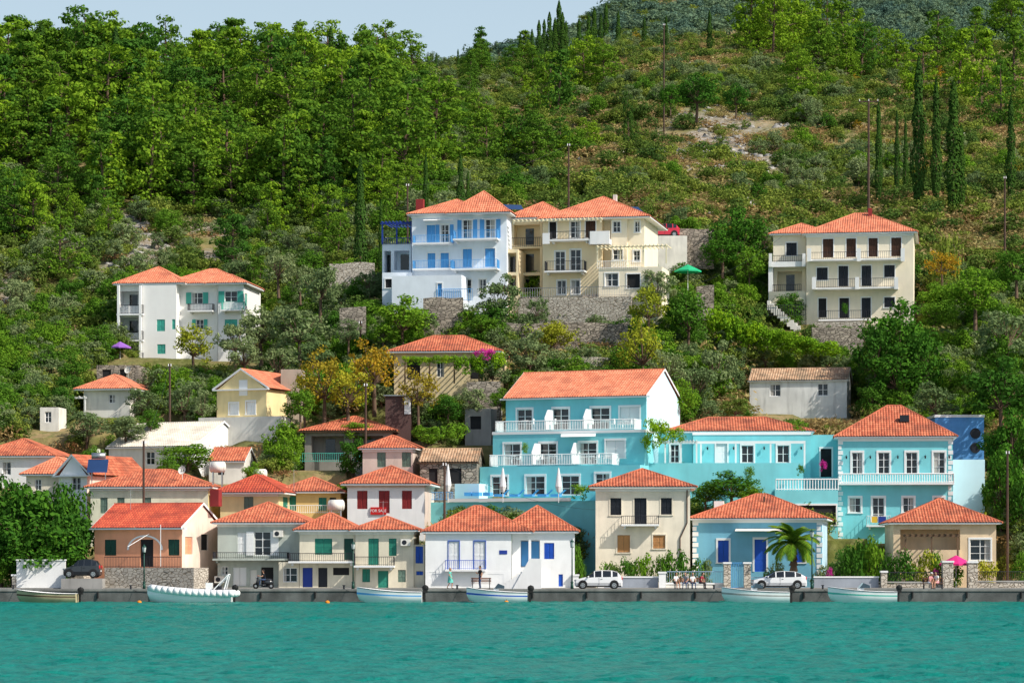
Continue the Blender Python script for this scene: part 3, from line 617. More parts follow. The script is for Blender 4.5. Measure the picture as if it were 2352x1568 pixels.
Q.poly((u-.6,1.0,z-.2),(u+2.0,1.0,z-.3),(u+1.2,2.6,z+.45),(u-1.2,2.6,z+.55)); b.done()
b=Bld('sand_apartment_house',1852,2098,296,9,10,735,535,PSAND,WHITE,.1)
xr=[(1890,1914),(1944,1966),(1995,2016),(2047,2070)]
b.vol(1852,2098,0,10,735,535,[(a,545,c,588,'s',BRN) for a,c in xr]+[(1876,611,1901,640,'s',IRON),(1926,608,1948,655,'s',IRON),(1979,608,2001,655,'s',IRON),(2031,608,2055,636,'s',IRON)]+[(1880,682,1898,726,'x'),(1928,682,1950,728,'x'),(1979,682,2000,728,'s',IRON),(2031,682,2055,705,'s',IRON)],
 [(2108,545,2118,575,'w'),(2108,610,2118,650,'w'),(2122,545,2132,575,'w')],side=PSAND,skirt=5,band=WHITEP)
b.vol(1776,1851,2,8,735,537,[(1806,557,1830,586,'s',IRON),(1785,622,1842,668,'k'),(1800,690,1828,728,'x')],skirt=5)
b.vol(1765,1775,0.5,9,735,600,wall=WHITE); b.vol(1766,1851,.2,1.9,735,668,[(1785,690,1840,728,'K')]); b.vol(1766,1851,.3,1.75,612,600,wall=WHITE,skirt=0)
b.balc(1856,2076,576,592,1.3,slab=WHITE,brackets=False,sp=.2); b.balc(1867,2063,638,658,1.5,slab=WHITE,brackets=False,sp=.2); b.balc(1880,2000,712,732,1.2,slab=WHITE,brackets=False,sp=.2)
b.rl(1770,1846,.3,586,600,IRON,sp=.2,r=.02); b.rl(1775,1840,.15,653,668,IRON,sp=.2,r=.02)
for px in (1858,1972,2073): b.bx('balcony_posts',WHITE,px-4,570,px+5,600,-1.45,-1.32)
for px in (1869,1968,2058): b.bx('balcony_posts',WHITE,px-4,636,px+5,664,-1.65,-1.52)
for px in (1769,1846): b.bx('balcony_posts',WHITE,px-3,582,px+4,612,.0,.18)
b.roof(1776,1900,2,8,537,516,'hip',ov=.5,tile=TILEO); b.roof(1852,2098,0,10,534,490,'hip',ov=.5,tile=TILEO)
b.bx('chimney',REDP,1994,478,2003,505,4,4.4)
b.vol(1870,1985,-3,2,765,738,wall=STONEL)
for i in range(10): b.p('outside_stair',OFFW).box(b.U(1762,-2.5)+.35*i,-2.4,b.Z(690)-.3*i-1,b.U(1762,-2.5)+.35*(i+1),-1.2,b.Z(690)-.3*i)
b.rl(1760,1850,-2.5,700,725,IRON,sp=.25,r=.02)
b.done()
# ------------------------------------------------------------------ terrain
CPX=[-1200,0,300,600,900,1200,1500,1800,2100,2352,3500]
CY=[230,239,246,256,268,280,295,312,335,365,400,450,520,620,760,900,1200,3000]
T=np.array([
[1352,1345,1210,1090,1010,950,860,750,620,480,340,250,220,260,330,400,500,900],
[1352,1345,1210,1090,1010,950,860,750,620,480,340,250,220,260,330,400,500,900],
[1352,1345,1205,1080,1000,930,850,740,610,480,340,240,200,250,330,400,500,900],
[1352,1345,1200,1090,1010,940,850,750,640,520,400,290,225,240,300,400,500,900],
[1352,1345,1200,1085,960,850,700,620,540,440,350,280,210,170,190,260,400,800],
[1352,1345,1220,1090,930,815,690,600,520,450,380,300,230,170,135,170,300,700],
[1352,1345,1220,1110,940,830,710,565,480,400,330,250,170,95,20,-10,60,600],
[1352,1345,1235,1140,985,895,765,640,520,430,350,250,160,80,0,-70,-120,500],
[1352,1345,1235,1150,1000,900,775,650,520,430,350,260,160,60,-30,-110,-200,400],
[1352,1345,1235,1150,1000,900,775,650,520,430,350,260,160,60,-30,-120,-220,400],
[1352,1345,1235,1150,1000,900,775,650,520,430,350,260,160,60,-30,-120,-220,400]],dtype=float)
pxs=np.concatenate([np.linspace(-9000,-1400,16),np.arange(-1200,3500,19.),np.linspace(3600,11000,16)])
Ys=np.concatenate([np.arange(229.,312,1.1),np.arange(312,470,2.0),np.arange(470,900,6.),np.linspace(900,3000,30)])
def vnoise(x,y,seed=0):
    xi=np.floor(x).astype(np.int64);yi=np.floor(y).astype(np.int64);fx=x-xi;fy=y-yi
    def h(a,b):
        n=(a*374761393+b*668265263+seed*97531)&0xffffffff; n=((n^(n>>13))*1274126177)&0xffffffff; return ((n^(n>>16))&0xffff)/65535.
    sx=fx*fx*(3-2*fx);sy=fy*fy*(3-2*fy)
    return (h(xi,yi)*(1-sx)+h(xi+1,yi)*sx)*(1-sy)+(h(xi,yi+1)*(1-sx)+h(xi+1,yi+1)*sx)*sy
def fbm(x,y,o=4,seed=0):
    r=0;a=.5
    for i in range(o): r=r+a*vnoise(x*2**i,y*2**i,seed+i); a*=.5
    return r
PY=np.zeros((len(Ys),len(pxs)))
cols=np.array([np.interp(Ys,CY,T[i]) for i in range(len(CPX))])
for j in range(len(Ys)): 
    t=np.interp(pxs,CPX,np.arange(len(CPX))); i=np.clip(t.astype(int),0,len(CPX)-2); f=t-i; f=f*f*(3-2*f)*.5+f*.5
    PY[j]=cols[i,j]*(1-f)+cols[i+1,j]*f
YY=np.repeat(Ys[:,None],len(pxs),1); XX=(pxs[None,:]-CX)/F*YY
ZZ=CH+(HY-PY)/F*YY
amp=np.clip((YY-300)/120,0,1)*5*np.clip(YY/450,1,3)
ZZ+=amp*(fbm(XX/38,YY/38,4,5)-.47)*1.5+np.clip((YY-240)/20,0,1)*(fbm(XX/5,YY/5,3,9)-.45)*1.0
ZZ=np.where(YY<236,np.minimum(ZZ,1.0),ZZ)
for (O,a,L,D,z0,x0,x1,Yb,yb,ye,_) in FP:
    c,s=math.cos(a),math.sin(a); lx=(XX-O[0])*c-(YY-O[1])*s; ly=(XX-O[0])*s+(YY-O[1])*c
    m=(lx>-1.5)&(lx<L+1.5)&(ly>-3)&(ly<D+.6); ZZ=np.where(m,np.minimum(ZZ,z0-.1),ZZ)
    m=(lx>-1)&(lx<L+1)&(ly>-9)&(ly<=-3); ZZ=np.where(m,np.minimum(ZZ,z0+.3),ZZ)
def ground(X,Y):
    px=CX+X/Y*F; i=np.clip(np.searchsorted(pxs,px)-1,0,len(pxs)-2); j=np.clip(np.searchsorted(Ys,Y)-1,0,len(Ys)-2)
    fx=(px-pxs[i])/(pxs[i+1]-pxs[i]); fy=(Y-Ys[j])/(Ys[j+1]-Ys[j]); fx=np.clip(fx,0,1);fy=np.clip(fy,0,1)
    return (ZZ[j,i]*(1-fx)+ZZ[j,i+1]*fx)*(1-fy)+(ZZ[j+1,i]*(1-fx)+ZZ[j+1,i+1]*fx)*fy
def quadmesh(me,v,q):
    me.vertices.add(len(v)); me.vertices.foreach_set('co',v.astype(np.float32).ravel())
    me.loops.add(len(q)*4); me.loops.foreach_set('vertex_index',q.astype(np.int32).ravel())
    me.polygons.add(len(q)); me.polygons.foreach_set('loop_start',np.arange(0,len(q)*4,4,dtype=np.int32)); me.polygons.foreach_set('loop_total',np.full(len(q),4,dtype=np.int32))
    me.update(calc_edges=True)
def gridmesh(name,X,Y,Z,mat,attr=None,smooth=True):
    nj,ni=X.shape; v=np.stack([X,Y,Z],-1).reshape(-1,3).astype(np.float32); idx=np.arange(nj*ni).reshape(nj,ni)
    q=np.stack([idx[:-1,:-1],idx[:-1,1:],idx[1:,1:],idx[1:,:-1]],-1).reshape(-1,4)
    me=bpy.data.meshes.new(name); quadmesh(me,v,q); 
    if attr is not None:
        at=me.attributes.new('scree','FLOAT','POINT'); at.data.foreach_set('value',attr.ravel().astype(np.float32))
    if smooth: me.polygons.foreach_set('use_smooth',np.ones(len(q),dtype=bool))
    me.materials.append(mat); o=bpy.data.objects.new(name,me); COL.objects.link(o); return o
PXG=np.repeat(pxs[None,:],len(Ys),0)
def blob(px,Y,a,b,ra,rb): return np.clip(1.3-((px-a)/ra)**2-((Y-b)/rb)**2,0,1)
def screef(px,Y):
    left=np.maximum.reduce([blob(px,Y,250,350,150,22),blob(px,Y,480,350,80,16),blob(px,Y,40,322,60,14),blob(px,Y,160,378,60,14)])
    right=np.maximum(blob(px,Y,1640,408,170,42),blob(px,Y,1420,392,110,30)*.8)
    n=fbm(px/60,Y/9,3,61)
    return np.maximum(np.clip((n-.36)*8,0,1)*left,np.clip((n-.33)*8,0,1)*right)
scree=screef(PXG,YY)
m,nt,o=newmat('hillside_ground'); p=N(nt,'ShaderNodeBsdfPrincipled'); p.inputs['Roughness'].default_value=.95; p.inputs['Specular IOR Level'].default_value=.1
tc=N(nt,'ShaderNodeTexCoord')
def nz(s,d=6):
    n=N(nt,'ShaderNodeTexNoise'); n.inputs['Scale'].default_value=s; n.inputs['Detail'].default_value=d; nt.links.new(tc.outputs['Object'],n.inputs['Vector']); return n.outputs['Fac']
def rg(x,a,b):
    r=N(nt,'ShaderNodeMapRange'); r.inputs[1].default_value=a; r.inputs[2].default_value=b; nt.links.new(x,r.inputs[0]); return r.outputs[0]
c=mixc(nt,rg(nz(.12),.42,.58),(.11,.12,.03),(.30,.22,.11)); c=mixc(nt,rg(nz(1.2),.45,.65),c,(.17,.17,.06)); 
at=N(nt,'ShaderNodeAttribute'); at.attribute_name='scree'
rock=mixc(nt,rg(nz(.9,8),.4,.62),(.24,.19,.13),(.38,.35,.31))
c=mixc(nt,at.outputs['Fac'],c,rock); nt.links.new(c,p.inputs['Base Color'])
bp=N(nt,'ShaderNodeBump'); bp.inputs['Strength'].default_value=1; bp.inputs['Distance'].default_value=.5; nt.links.new(nz(.8,8),bp.inputs['Height']); nt.links.new(bp.outputs[0],p.inputs['Normal'])
nt.links.new(p.outputs[0],o.inputs[0]); gridmesh('hillside_terrain',XX,YY,ZZ,m,scree)
# ------------------------------------------------------------------ quay, street, water
t=Thing('quay'); q=t.p('quay_wall',QUAYM); q.box(-400,220,-3,400,220.5,.86); t.p('coping',M('coping_stone',(.22,.215,.20),dirt=.6,var=.25)).box(-400,219.93,.863,400,220.6,1.03)
for i in range(24): t.p('rubber_fenders',RUBBER).cyl((-50+i*4.3,219.9,.3),(-50+i*4.3,219.9,.8),.08,n=6)
for px in (300,790,1050,1640,1890,30):
    B=t.p('bollards',IRON); B.cyl((wx(px,220.2),220.25,1.03),(wx(px,220.2),220.25,1.3),.08,.07,8); B.cyl((wx(px,220.2),220.25,1.3),(wx(px,220.2),220.25,1.36),.12,.12,8)
t.p('fill',CONC).box(-400,220.503,-3,400,231,.99); t.done()
mb=MB(); mb.poly((-400,220.6,1.02),(400,220.6,1.02),(400,223,1.02),(-400,223,1.02)); obj_from('pavement',mb,PAVE)
mb=MB(); mb.poly((-400,223,1.0),(400,223,1.0),(400,227.4,1.0),(-400,227.4,1.0)); obj_from('road',mb,ASPH)
mb=MB(); mb.box(-400,227.4,.95,400,231.5,1.06); obj_from('footpath',mb,PAVE)
wxs=np.concatenate([np.linspace(-3000,-60,20),np.arange(-48,48,.26),np.linspace(60,3000,20)]); wys=np.concatenate([np.linspace(-300,40,12),np.arange(52,130,.24),np.arange(130,220.3,.36)])
WX,WY=np.meshgrid(wxs,wys); WZ=np.zeros_like(WX)
fade=(np.abs(WX)<47)*(WY>54)
for i in range(40):
    lam=random.uniform(.6,1.9); th=random.gauss(1.35,.6); k=2*math.pi/lam; a=.0075*lam
    WZ+=a*np.sin(k*(WX*math.cos(th)+WY*math.sin(th))+random.random()*9+2.2*vnoise(WX/5,WY/5,i))
WZ=WZ*fade*(.6+.7*vnoise(WX/14,WY/10,77))
m,nt,o=newmat('sea_water'); p=N(nt,'ShaderNodeBsdfPrincipled'); p.inputs['Roughness'].default_value=.3; p.inputs['IOR'].default_value=1.33; p.inputs['Specular IOR Level'].default_value=.16
tc=N(nt,'ShaderNodeTexCoord'); c=mixc(nt,rg(nz(.05),.35,.65),(.004,.19,.15),(.008,.215,.17)); c=mixc(nt,rg(nz(2.0,5),.42,.66),c,(.0,.13,.105)); nt.links.new(c,p.inputs['Base Color'])
bp=N(nt,'ShaderNodeBump'); bp.inputs['Strength'].default_value=1.0; bp.inputs['Distance'].default_value=.07; nt.links.new(nz(6,4),bp.inputs['Height']); nt.links.new(bp.outputs[0],p.inputs['Normal']); nt.links.new(p.outputs[0],o.inputs[0])
gridmesh('sea_water',WX,WY,WZ,m)
# ------------------------------------------------------------------ vegetation
def leafmat(name,c1,c2,c3,tr=.28):
    m,nt,o=newmat(name); g=N(nt,'ShaderNodeNewGeometry'); oi=N(nt,'ShaderNodeObjectInfo')
    c=mixc(nt,g.outputs['Random Per Island'],c1,c2); f=math_(nt,'MULTIPLY',oi.outputs['Random'],.95); c=mixc(nt,f,c,c3)
    d=N(nt,'ShaderNodeBsdfDiffuse'); tl=N(nt,'ShaderNodeBsdfTranslucent'); nt.links.new(c,d.inputs[0]); nt.links.new(c,tl.inputs[0])
    mx=N(nt,'ShaderNodeMixShader'); mx.inputs[0].default_value=tr; nt.links.new(d.outputs[0],mx.inputs[1]); nt.links.new(tl.outputs[0],mx.inputs[2]); nt.links.new(mx.outputs[0],o.inputs[0]); return m
LP=leafmat('pine_needles',(.14,.27,.015),(.29,.43,.03),(.05,.14,.022),.3)
LB=leafmat('broad_leaves',(.10,.23,.016),(.22,.37,.03),(.06,.16,.022))
LBD=leafmat('deep_green_leaves',(.035,.12,.014),(.10,.24,.022),(.05,.14,.02))
LO=leafmat('olive_leaves',(.19,.25,.10),(.32,.38,.17),(.12,.19,.07))
LS=leafmat('maquis_leaves',(.16,.23,.03),(.31,.35,.065),(.06,.13,.03))
LC=leafmat('cypress_leaves',(.035,.085,.015),(.07,.14,.02),(.04,.09,.02),tr=.1)
LD=leafmat('autumn_leaves',(.48,.25,.02),(.40,.31,.03),(.27,.25,.03))
LY=leafmat('yellow_green_leaves',(.36,.38,.03),(.48,.42,.04),(.26,.32,.03))
LH=leafmat('haze_tinted_leaves',(.13,.21,.11),(.20,.27,.14),(.10,.18,.14))  # bluish, pale leaves for the far hill: distance haze put into the colour
LG=leafmat('dry_grass',(.42,.35,.16),(.34,.32,.11),(.34,.20,.09))
LHG=leafmat('hedge_leaves',(.18,.35,.015),(.33,.48,.02),(.13,.28,.02))
BARK=M('bark',(.14,.09,.06),rough=.95,var=.3)
def leaves(C,Nn,size,asp=.7,jit=.35):
    n=len(C); r=rng.normal(size=(n,3)); Nn=Nn+jit*rng.normal(size=(n,3)); Nn/=np.linalg.norm(Nn,axis=1,keepdims=True)+1e-9
    t=np.cross(Nn,r); t/=np.linalg.norm(t,axis=1,keepdims=True)+1e-9; b=np.cross(Nn,t); s=(size*rng.uniform(.6,1.3,n))[:,None]*.5
    t=t*s; b=b*s*asp
    return np.stack([C-t-b*.5,C+t*.2-b,C+t+b*.5,C-t*.2+b],1).reshape(-1,3)
def treemesh(name,kind,leaf,var=0):
    H={'pine':11,'round':6,'olive':5,'bush':2.4,'cypress':10,'dry':5,'far':4,'grass':.9}[kind]
    cl=[];tr=MB()
    if kind=='pine':
        # Aleppo pines: crowns go from conical (var 0) to broad and domed (var 3)
        R=random.uniform(3.4,4.6)+.25*(var%4); ex_=(.75,.6,.45,.38)[var%4]; lean=random.uniform(-1,1); ex=[random.uniform(.6,1.3) for _ in range(6)]
        tr.cyl((0,0,-1.5),(lean*.5,0,H*.5),.26,.17,6); tr.cyl((lean*.5,0,H*.5),(lean,0,H*.95),.17,.04,6)
        for i in range(62+8*(var%4)):
            z=random.uniform(.9,H); t=(z-.8)/(H-.8); r=R*max(0,1-t)**ex_+.3; a=random.uniform(0,6.283)
            rr=r*random.uniform(.35,1.05)*ex[int(a/6.283*6)%6]; zz=z+random.uniform(-.2,.5)
            e=(lean*t+rr*math.cos(a),rr*math.sin(a),min(H-.2,zz))
            if i%2==0: tr.cyl((lean*t,0,max(.3,zz-.25*rr-.2)),e,.06,.02,4,False)
            sc=random.uniform(.75,1.65)*(1-.35*t); cl.append((e,(sc,sc,.55*sc),int(36*sc)))
        size=.42
    elif kind=='cypress':
        tr.cyl((0,0,-1),(0,0,H*.9),.15,.03,6)
        n=2300; z=rng.uniform(.2,H,n); t=z/H; r=.95*np.minimum(1,t*5)*(1-t)**.5*(1+.25*np.sin(z*2.3+rng.uniform(0,.6,n)))*rng.uniform(.75,1.05,n); a=rng.uniform(0,6.283,n)
        C=np.stack([r*np.cos(a),r*np.sin(a),z],1); NN=np.stack([np.cos(a),np.sin(a),.5+0*a],1); LV=leaves(C,NN,.3,.6); size=.3
    elif kind=='grass':
        n=160; C=np.stack([rng.normal(0,.6,n),rng.normal(0,.6,n),rng.uniform(.05,.7,n)],1); NN=np.stack([rng.normal(size=n),rng.normal(size=n),.8*np.ones(n)],1); LV=leaves(C,NN,.3,.4)
    else:
        if kind in('bush','far'):
            R=1.5 if kind=='bush' else 2.6; cz=H*.38; rz=H*.55; nc=20 if kind=='bush' else 26; size=.24 if kind=='bush' else .5; nl=42 if kind=='bush' else 26; cr=.62 if kind=='bush' else 1.0
        elif kind=='round': R=2.5;cz=2.9;rz=2.8;nc=56;size=.3;nl=60;cr=.85
        elif kind=='olive': R=2.3;cz=2.4;rz=2.3;nc=50;size=.26;nl=46;cr=.62
        else: R=2.3;cz=2.5;rz=2.3;nc=50;size=.24;nl=28;cr=.6
        if kind not in('bush','far'):
            tr.cyl((0,0,-1.5),(.1,0,cz*.5),.2,.14,6)
        for i in range(nc):
            d=rng.normal(size=3); d/=np.linalg.norm(d); 
            if d[2]<-.8: d[2]*=-.5
            k=random.uniform(.5,1.02); e=(d[0]*R*k,d[1]*R*k,cz+d[2]*rz*k); sc=cr*random.uniform(.55,1.3); cl.append((e,(sc,sc,sc*.75),int(nl*sc/cr)))
            if kind not in('bush','far') and i%2==0: tr.cyl((.1,0,cz*.45),e,.06,.02,4,False)
    if cl:
        Cs=[];Ns=[]
        for e,r,n in cl:
            d=rng.normal(size=(n,3)); d/=np.linalg.norm(d,axis=1,keepdims=True); k=rng.uniform(.55,1.0,(n,1)); Cs.append(np.array(e)+d*k*np.array(r)); Ns.append(d+np.array([0,0,.3]))
        LV=leaves(np.concatenate(Cs),np.concatenate(Ns),size)
    tv=np.array(tr.v,dtype=float).reshape(-1,3); nq=len(LV)//4
    quads=[f for f in tr.f if len(f)==4]; tq=np.array(quads,dtype=int).reshape(-1,4)
    v=np.concatenate([tv,LV]); q=np.concatenate([tq,np.arange(nq*4).reshape(-1,4)+len(tv)])
    me=bpy.data.meshes.new(name); quadmesh(me,v,q); me.materials.append(BARK); me.materials.append(leaf)
    mi=np.ones(len(q),dtype=np.int32); mi[:len(tq)]=0; me.polygons.foreach_set('material_index',mi); return me,H
PR={}
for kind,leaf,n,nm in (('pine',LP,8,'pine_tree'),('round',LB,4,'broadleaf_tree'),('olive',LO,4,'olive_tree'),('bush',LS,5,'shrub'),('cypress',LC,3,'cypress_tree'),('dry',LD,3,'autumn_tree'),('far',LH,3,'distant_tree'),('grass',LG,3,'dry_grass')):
    PR[kind]=[treemesh(nm,kind,leaf,i) for i in range(n)]
HAL={'pine':4.4,'round':3.1,'olive':2.8,'bush':1.9,'cypress':.95,'dry':2.8}
NMS={'pine':'pine_tree','round':'broadleaf_tree','olive':'olive_tree','bush':'shrub','cypress':'cypress_tree','dry':'autumn_tree'}
def tree(kind,px,Y,top,w,leaf=None,name=None,base=None):
    me,H=random.choice(PR[kind]); X=wx(px,Y); g=float(ground(np.array(X),np.array(Y)))
    if Y<231.5: g=1.05
    if base is not None: g=max(g,wz(base+.10*(base-top),Y))
    h=wz(top,Y)-g
    if h<.4: return
    o=bpy.data.objects.new(name or NMS[kind],me); COL.objects.link(o)
    xs=w/2/F*Y/HAL[kind]; zs=h/(H*(.98 if kind in('pine','cypress') else 1.0))
    o.location=(X,Y,g); o.scale=(xs,xs,max(.1,zs)); o.rotation_euler=(0,0,random.random()*6.28)
    if leaf: o.material_slots[1].link='OBJECT'; o.material_slots[1].material=leaf
    return o
def inst(name,kind_meshes,pts,scl,rot,obname):
    col=bpy.data.collections.new(name+'_kinds')
    for me,_ in kind_meshes:
        o=bpy.data.objects.new(obname,me); col.objects.link(o)
    n=len(pts); me=bpy.data.meshes.new(name); me.vertices.add(n); me.vertices.foreach_set('co',np.array(pts,dtype=np.float32).ravel())
    a=me.attributes.new('scl','FLOAT_VECTOR','POINT'); a.data.foreach_set('vector',np.array(scl,dtype=np.float32).ravel())
    a=me.attributes.new('rt','FLOAT_VECTOR','POINT'); a.data.foreach_set('vector',np.array(rot,dtype=np.float32).ravel())
    a=me.attributes.new('pid','INT','POINT'); a.data.foreach_set('value',rng.integers(0,len(kind_meshes),n).astype(np.int32))
    ob=bpy.data.objects.new(name,me); COL.objects.link(ob)
    g=bpy.data.node_groups.new(name+'_nodes','GeometryNodeTree'); g.interface.new_socket('Geometry',in_out='INPUT',socket_type='NodeSocketGeometry'); g.interface.new_socket('Geometry',in_out='OUTPUT',socket_type='NodeSocketGeometry')
    gi=g.nodes.new('NodeGroupInput');go=g.nodes.new('NodeGroupOutput'); ip=g.nodes.new('GeometryNodeInstanceOnPoints'); ci=g.nodes.new('GeometryNodeCollectionInfo')
    ci.inputs[0].default_value=col; ci.inputs[1].default_value=True; ci.inputs[2].default_value=True
    def na(nm,dt):
        q=g.nodes.new('GeometryNodeInputNamedAttribute'); q.data_type=dt; q.inputs[0].default_value=nm; return q.outputs[0]
    g.links.new(gi.outputs[0],ip.inputs['Points']); g.links.new(ci.outputs[0],ip.inputs['Instance']); ip.inputs['Pick Instance'].default_value=True
    g.links.new(na('pid','INT'),ip.inputs['Instance Index']); g.links.new(na('rt','FLOAT_VECTOR'),ip.inputs['Rotation']); g.links.new(na('scl','FLOAT_VECTOR'),ip.inputs['Scale']); g.links.new(ip.outputs[0],go.inputs[0])
    md=ob.modifiers.new('instances','NODES'); md.node_group=g
TR=[ # kind, px, Y, top, width, leaf, (base)
('round',70,234,1066,220,LBD),('round',150,234,1092,160,LBD),('round',5,235,1090,170,LBD),('round',90,232.5,1130,260,LBD),('round',30,232,1165,170,LBD),('round',150,232.5,1170,130,LBD),('round',100,231.5,1195,200,LBD),('bush',10,231,1275,60,LB),
('round',430,256,1008,140,LB),('round',650,259,958,105,LB),('round',390,253,1040,80,LB),('dry',745,265,795,150,LD,935),('dry',860,266,765,150,LD,900),('dry',800,264,830,140,LY,940),('dry',962,262,830,115,LD,945),('dry',700,266,840,90,LY,940),
('round',925,281,678,150,LB,775),('round',880,280,740,90,LB,790),('round',1110,281,716,95,LB,775),('olive',1145,284,622,130,LO,730),('olive',1237,283,672,66,LO,745),('round',1275,280,732,105,LY,805),('olive',1215,271,750,140,LO,860),
('olive',1490,280,652,105,LY,745),('dry',1475,270,715,150,LY,860),('round',1580,281,655,130,LB,780),('olive',1512,284,606,110,LO,690),('olive',1640,272,772,130,LO,900),('olive',1595,268,825,120,LO,930),('dry',1530,266,790,110,LO,880),
('round',1700,303,476,150,LBD,600),('round',1660,300,530,110,LBD,610),('round',1720,300,560,90,LB,650),('round',2060,277,688,190,LBD,860),('round',2010,274,740,120,LBD,870),('round',2110,274,740,130,LBD,890),('round',2060,273,790,160,LBD,910),('round',2185,300,642,140,LB,750),('bush',2172,305,508,80,LS),('dry',2165,303,565,100,LD,640),
('round',2335,292,556,130,LB,650),('round',2240,286,615,150,LB,720),('olive',2310,272,690,170,LO,820),('round',2300,262,820,200,LBD,960),('olive',2150,264,868,130,LO,960),('round',2325,254,925,130,LBD,1080),('round',2300,248,1010,120,LBD,1200),('round',2290,256,980,90,LBD,1060),('round',2300,272,760,100,LB,860),('round',2345,246,1080,90,LBD,1240),
('olive',690,285,690,160,LO,800),('olive',600,287,702,140,LO,800),('olive',540,284,720,120,LO,820),('olive',735,291,596,120,LO,700),('olive',720,280,760,110,LO,850),('olive',640,279,780,130,LO,880),('olive',445,290,742,120,LY,830),('olive',370,283,830,120,LO,930),('olive',425,272,868,110,LO,960),('olive',560,276,770,110,LO,850),('olive',330,276,880,90,LO,960),('round',345,268,935,70,LB,990),('round',290,266,950,110,LO,1010),('olive',200,268,930,110,LO,1010),('olive',465,270,890,70,LO,965),
('olive',790,300,640,110,LO,720),('olive',850,296,610,70,LO,680),('olive',640,300,570,110,LO,650),('olive',690,302,600,90,LO,670),
('round',820,262,960,80,LB,1010),('round',690,262,880,90,LB,960),('round',810,256,990,80,LBD,1090),('round',980,256,968,80,LB,1020),('bush',1040,255,970,90,LB,1010),('bush',970,264,895,80,LO,930),
('round',1680,245,1080,150,LBD,1150),('round',1620,245,1105,90,LB,1160),('bush',1330,243.5,1106,56,LB,1140),('round',1730,243,1110,70,LB,1160),
('bush',1500,249,950,60,LHG,1012),('bush',1528,249,966,56,LHG,1014),('bush',1555,249,978,46,LHG,1010),('bush',1488,249,985,40,LHG,1030),('bush',1722,249,1070,36,LB,1100),
('cypress',2110,345,138,42,LC),('cypress',2150,350,188,30,LC),('cypress',2190,342,192,46,LC),('cypress',2208,342,290,24,LC),('cypress',2322,350,226,28,LC),('cypress',2018,352,238,22,LC),('cypress',2060,356,258,16,LC),('cypress',2080,356,275,16,LC),
('cypress',828,305,370,36,LC),('cypress',978,325,356,20,LC),('cypress',1058,322,360,26,LC),('cypress',875,305,462,18,LC),('cypress',1075,330,395,16,LC),
('pine',1445,385,215,50,LC),('round',1600,412,165,120,LBD,250),('round',1690,405,190,70,LBD,250),('round',1540,410,190,60,LBD,245),
('bush',2260,246,1145,60,LY),('round',1140,283,690,110,LB,760),
('olive',1090,263,880,90,LO,950),('bush',1210,283,745,60,LB,790),('bush',1400,283,770,80,LS,810),('bush',990,282,720,60,LO,760),('olive',800,281,730,80,LO,790),('bush',1360,284,730,40,LB,760),('round',1150,261,890,60,LB,940),('round',1030,262,905,80,LBD,960),
('round',580,250,1060,60,LB,1110),('bush',790,249,1105,50,LB,1140),('round',1130,268,810,90,LO,880),('olive',1350,276,795,90,LO,850),('bush',1300,274,830,70,LS,860),('round',1560,262,870,90,LB,950),('olive',1690,262,900,90,LS,960),('bush',1840,250,960,50,LB,985)
]
for r in TR: tree(*r[:6],base=r[6] if len(r)>6 else None)
for i in range(17):
    px=1640+i*16; tree('bush',px,286-i*.3,705+i*5+random.uniform(-6,6),80,LHG,'hedge',780+i*2)
for px,top,w,l in ((1440,1262,60,LB),(1480,1252,60,LB),(1530,1245,64,LB),(1560,1255,60,LBD),(1600,1275,50,LB),(1625,1280,40,LO),(1395,1290,50,LB),(1410,1275,40,LS),(1327,1245,30,LB),(1965,1228,60,LBD),(2000,1225,60,LB),(1950,1245,50,LBD),(2035,1265,50,LB),(2070,1262,70,LBD),(2120,1255,64,LY),(2150,1262,50,LB),(2260,1275,60,LY),(2345,1262,50,LB),(1780,1290,50,LO),(1890,1296,50,LO),(2195,1290,60,LB),(2090,1290,80,LB)):
    tree('bush',px,232,top,w*1.2,l)
vb=leafmat('bougainvillea_flowers',(.6,.03,.32),(.75,.06,.4),(.5,.05,.3)); tree('bush',1118,267,796,44,vb,'bougainvillea',822); tree('bush',1095,267,802,24,vb,'bougainvillea',816)
for px in (1060,1085,1100,1135,1148): tree('bush',px,267.1,806,50,LHG,'climbing_vine',850)
for px in range(935,1060,22): tree('bush',px,267.2,814,40,LHG,'climbing_vine',834)
for px,Y,py,c in ((1890,245,1050,vb),(1838,249,1060,LB),(2150,231,1300,vb),(1905,231,1302,vb),(1760,231,1312,LB),(700,229,1340,LB),(1205,250,1015,LB),(1940,290,695,LBD)): tree('bush',px,Y,py,22,c,'potted_plant',py+26)
ZONES=[(975,1485,850,1150,262),(1480,1925,950,1130,256),(1915,2262,930,1215,256),(265,570,610,820,300),(875,1170,440,690,290),(1140,1530,450,680,290),(1765,2140,490,738,296),(498,645,850,1000,268),(1720,1975,840,932,275),(798,1040,1065,1200,244),(208,780,1080,1190,244),(830,1030,998,1080,253),(680,935,955,1050,261),(250,550,968,1080,262),(890,1165,768,840,270),(0,290,1005,1120,256),(165,313,860,925,278),(1190,1440,680,780,282),(1620,1900,700,790,284),(1500,1560,515,550,303)]
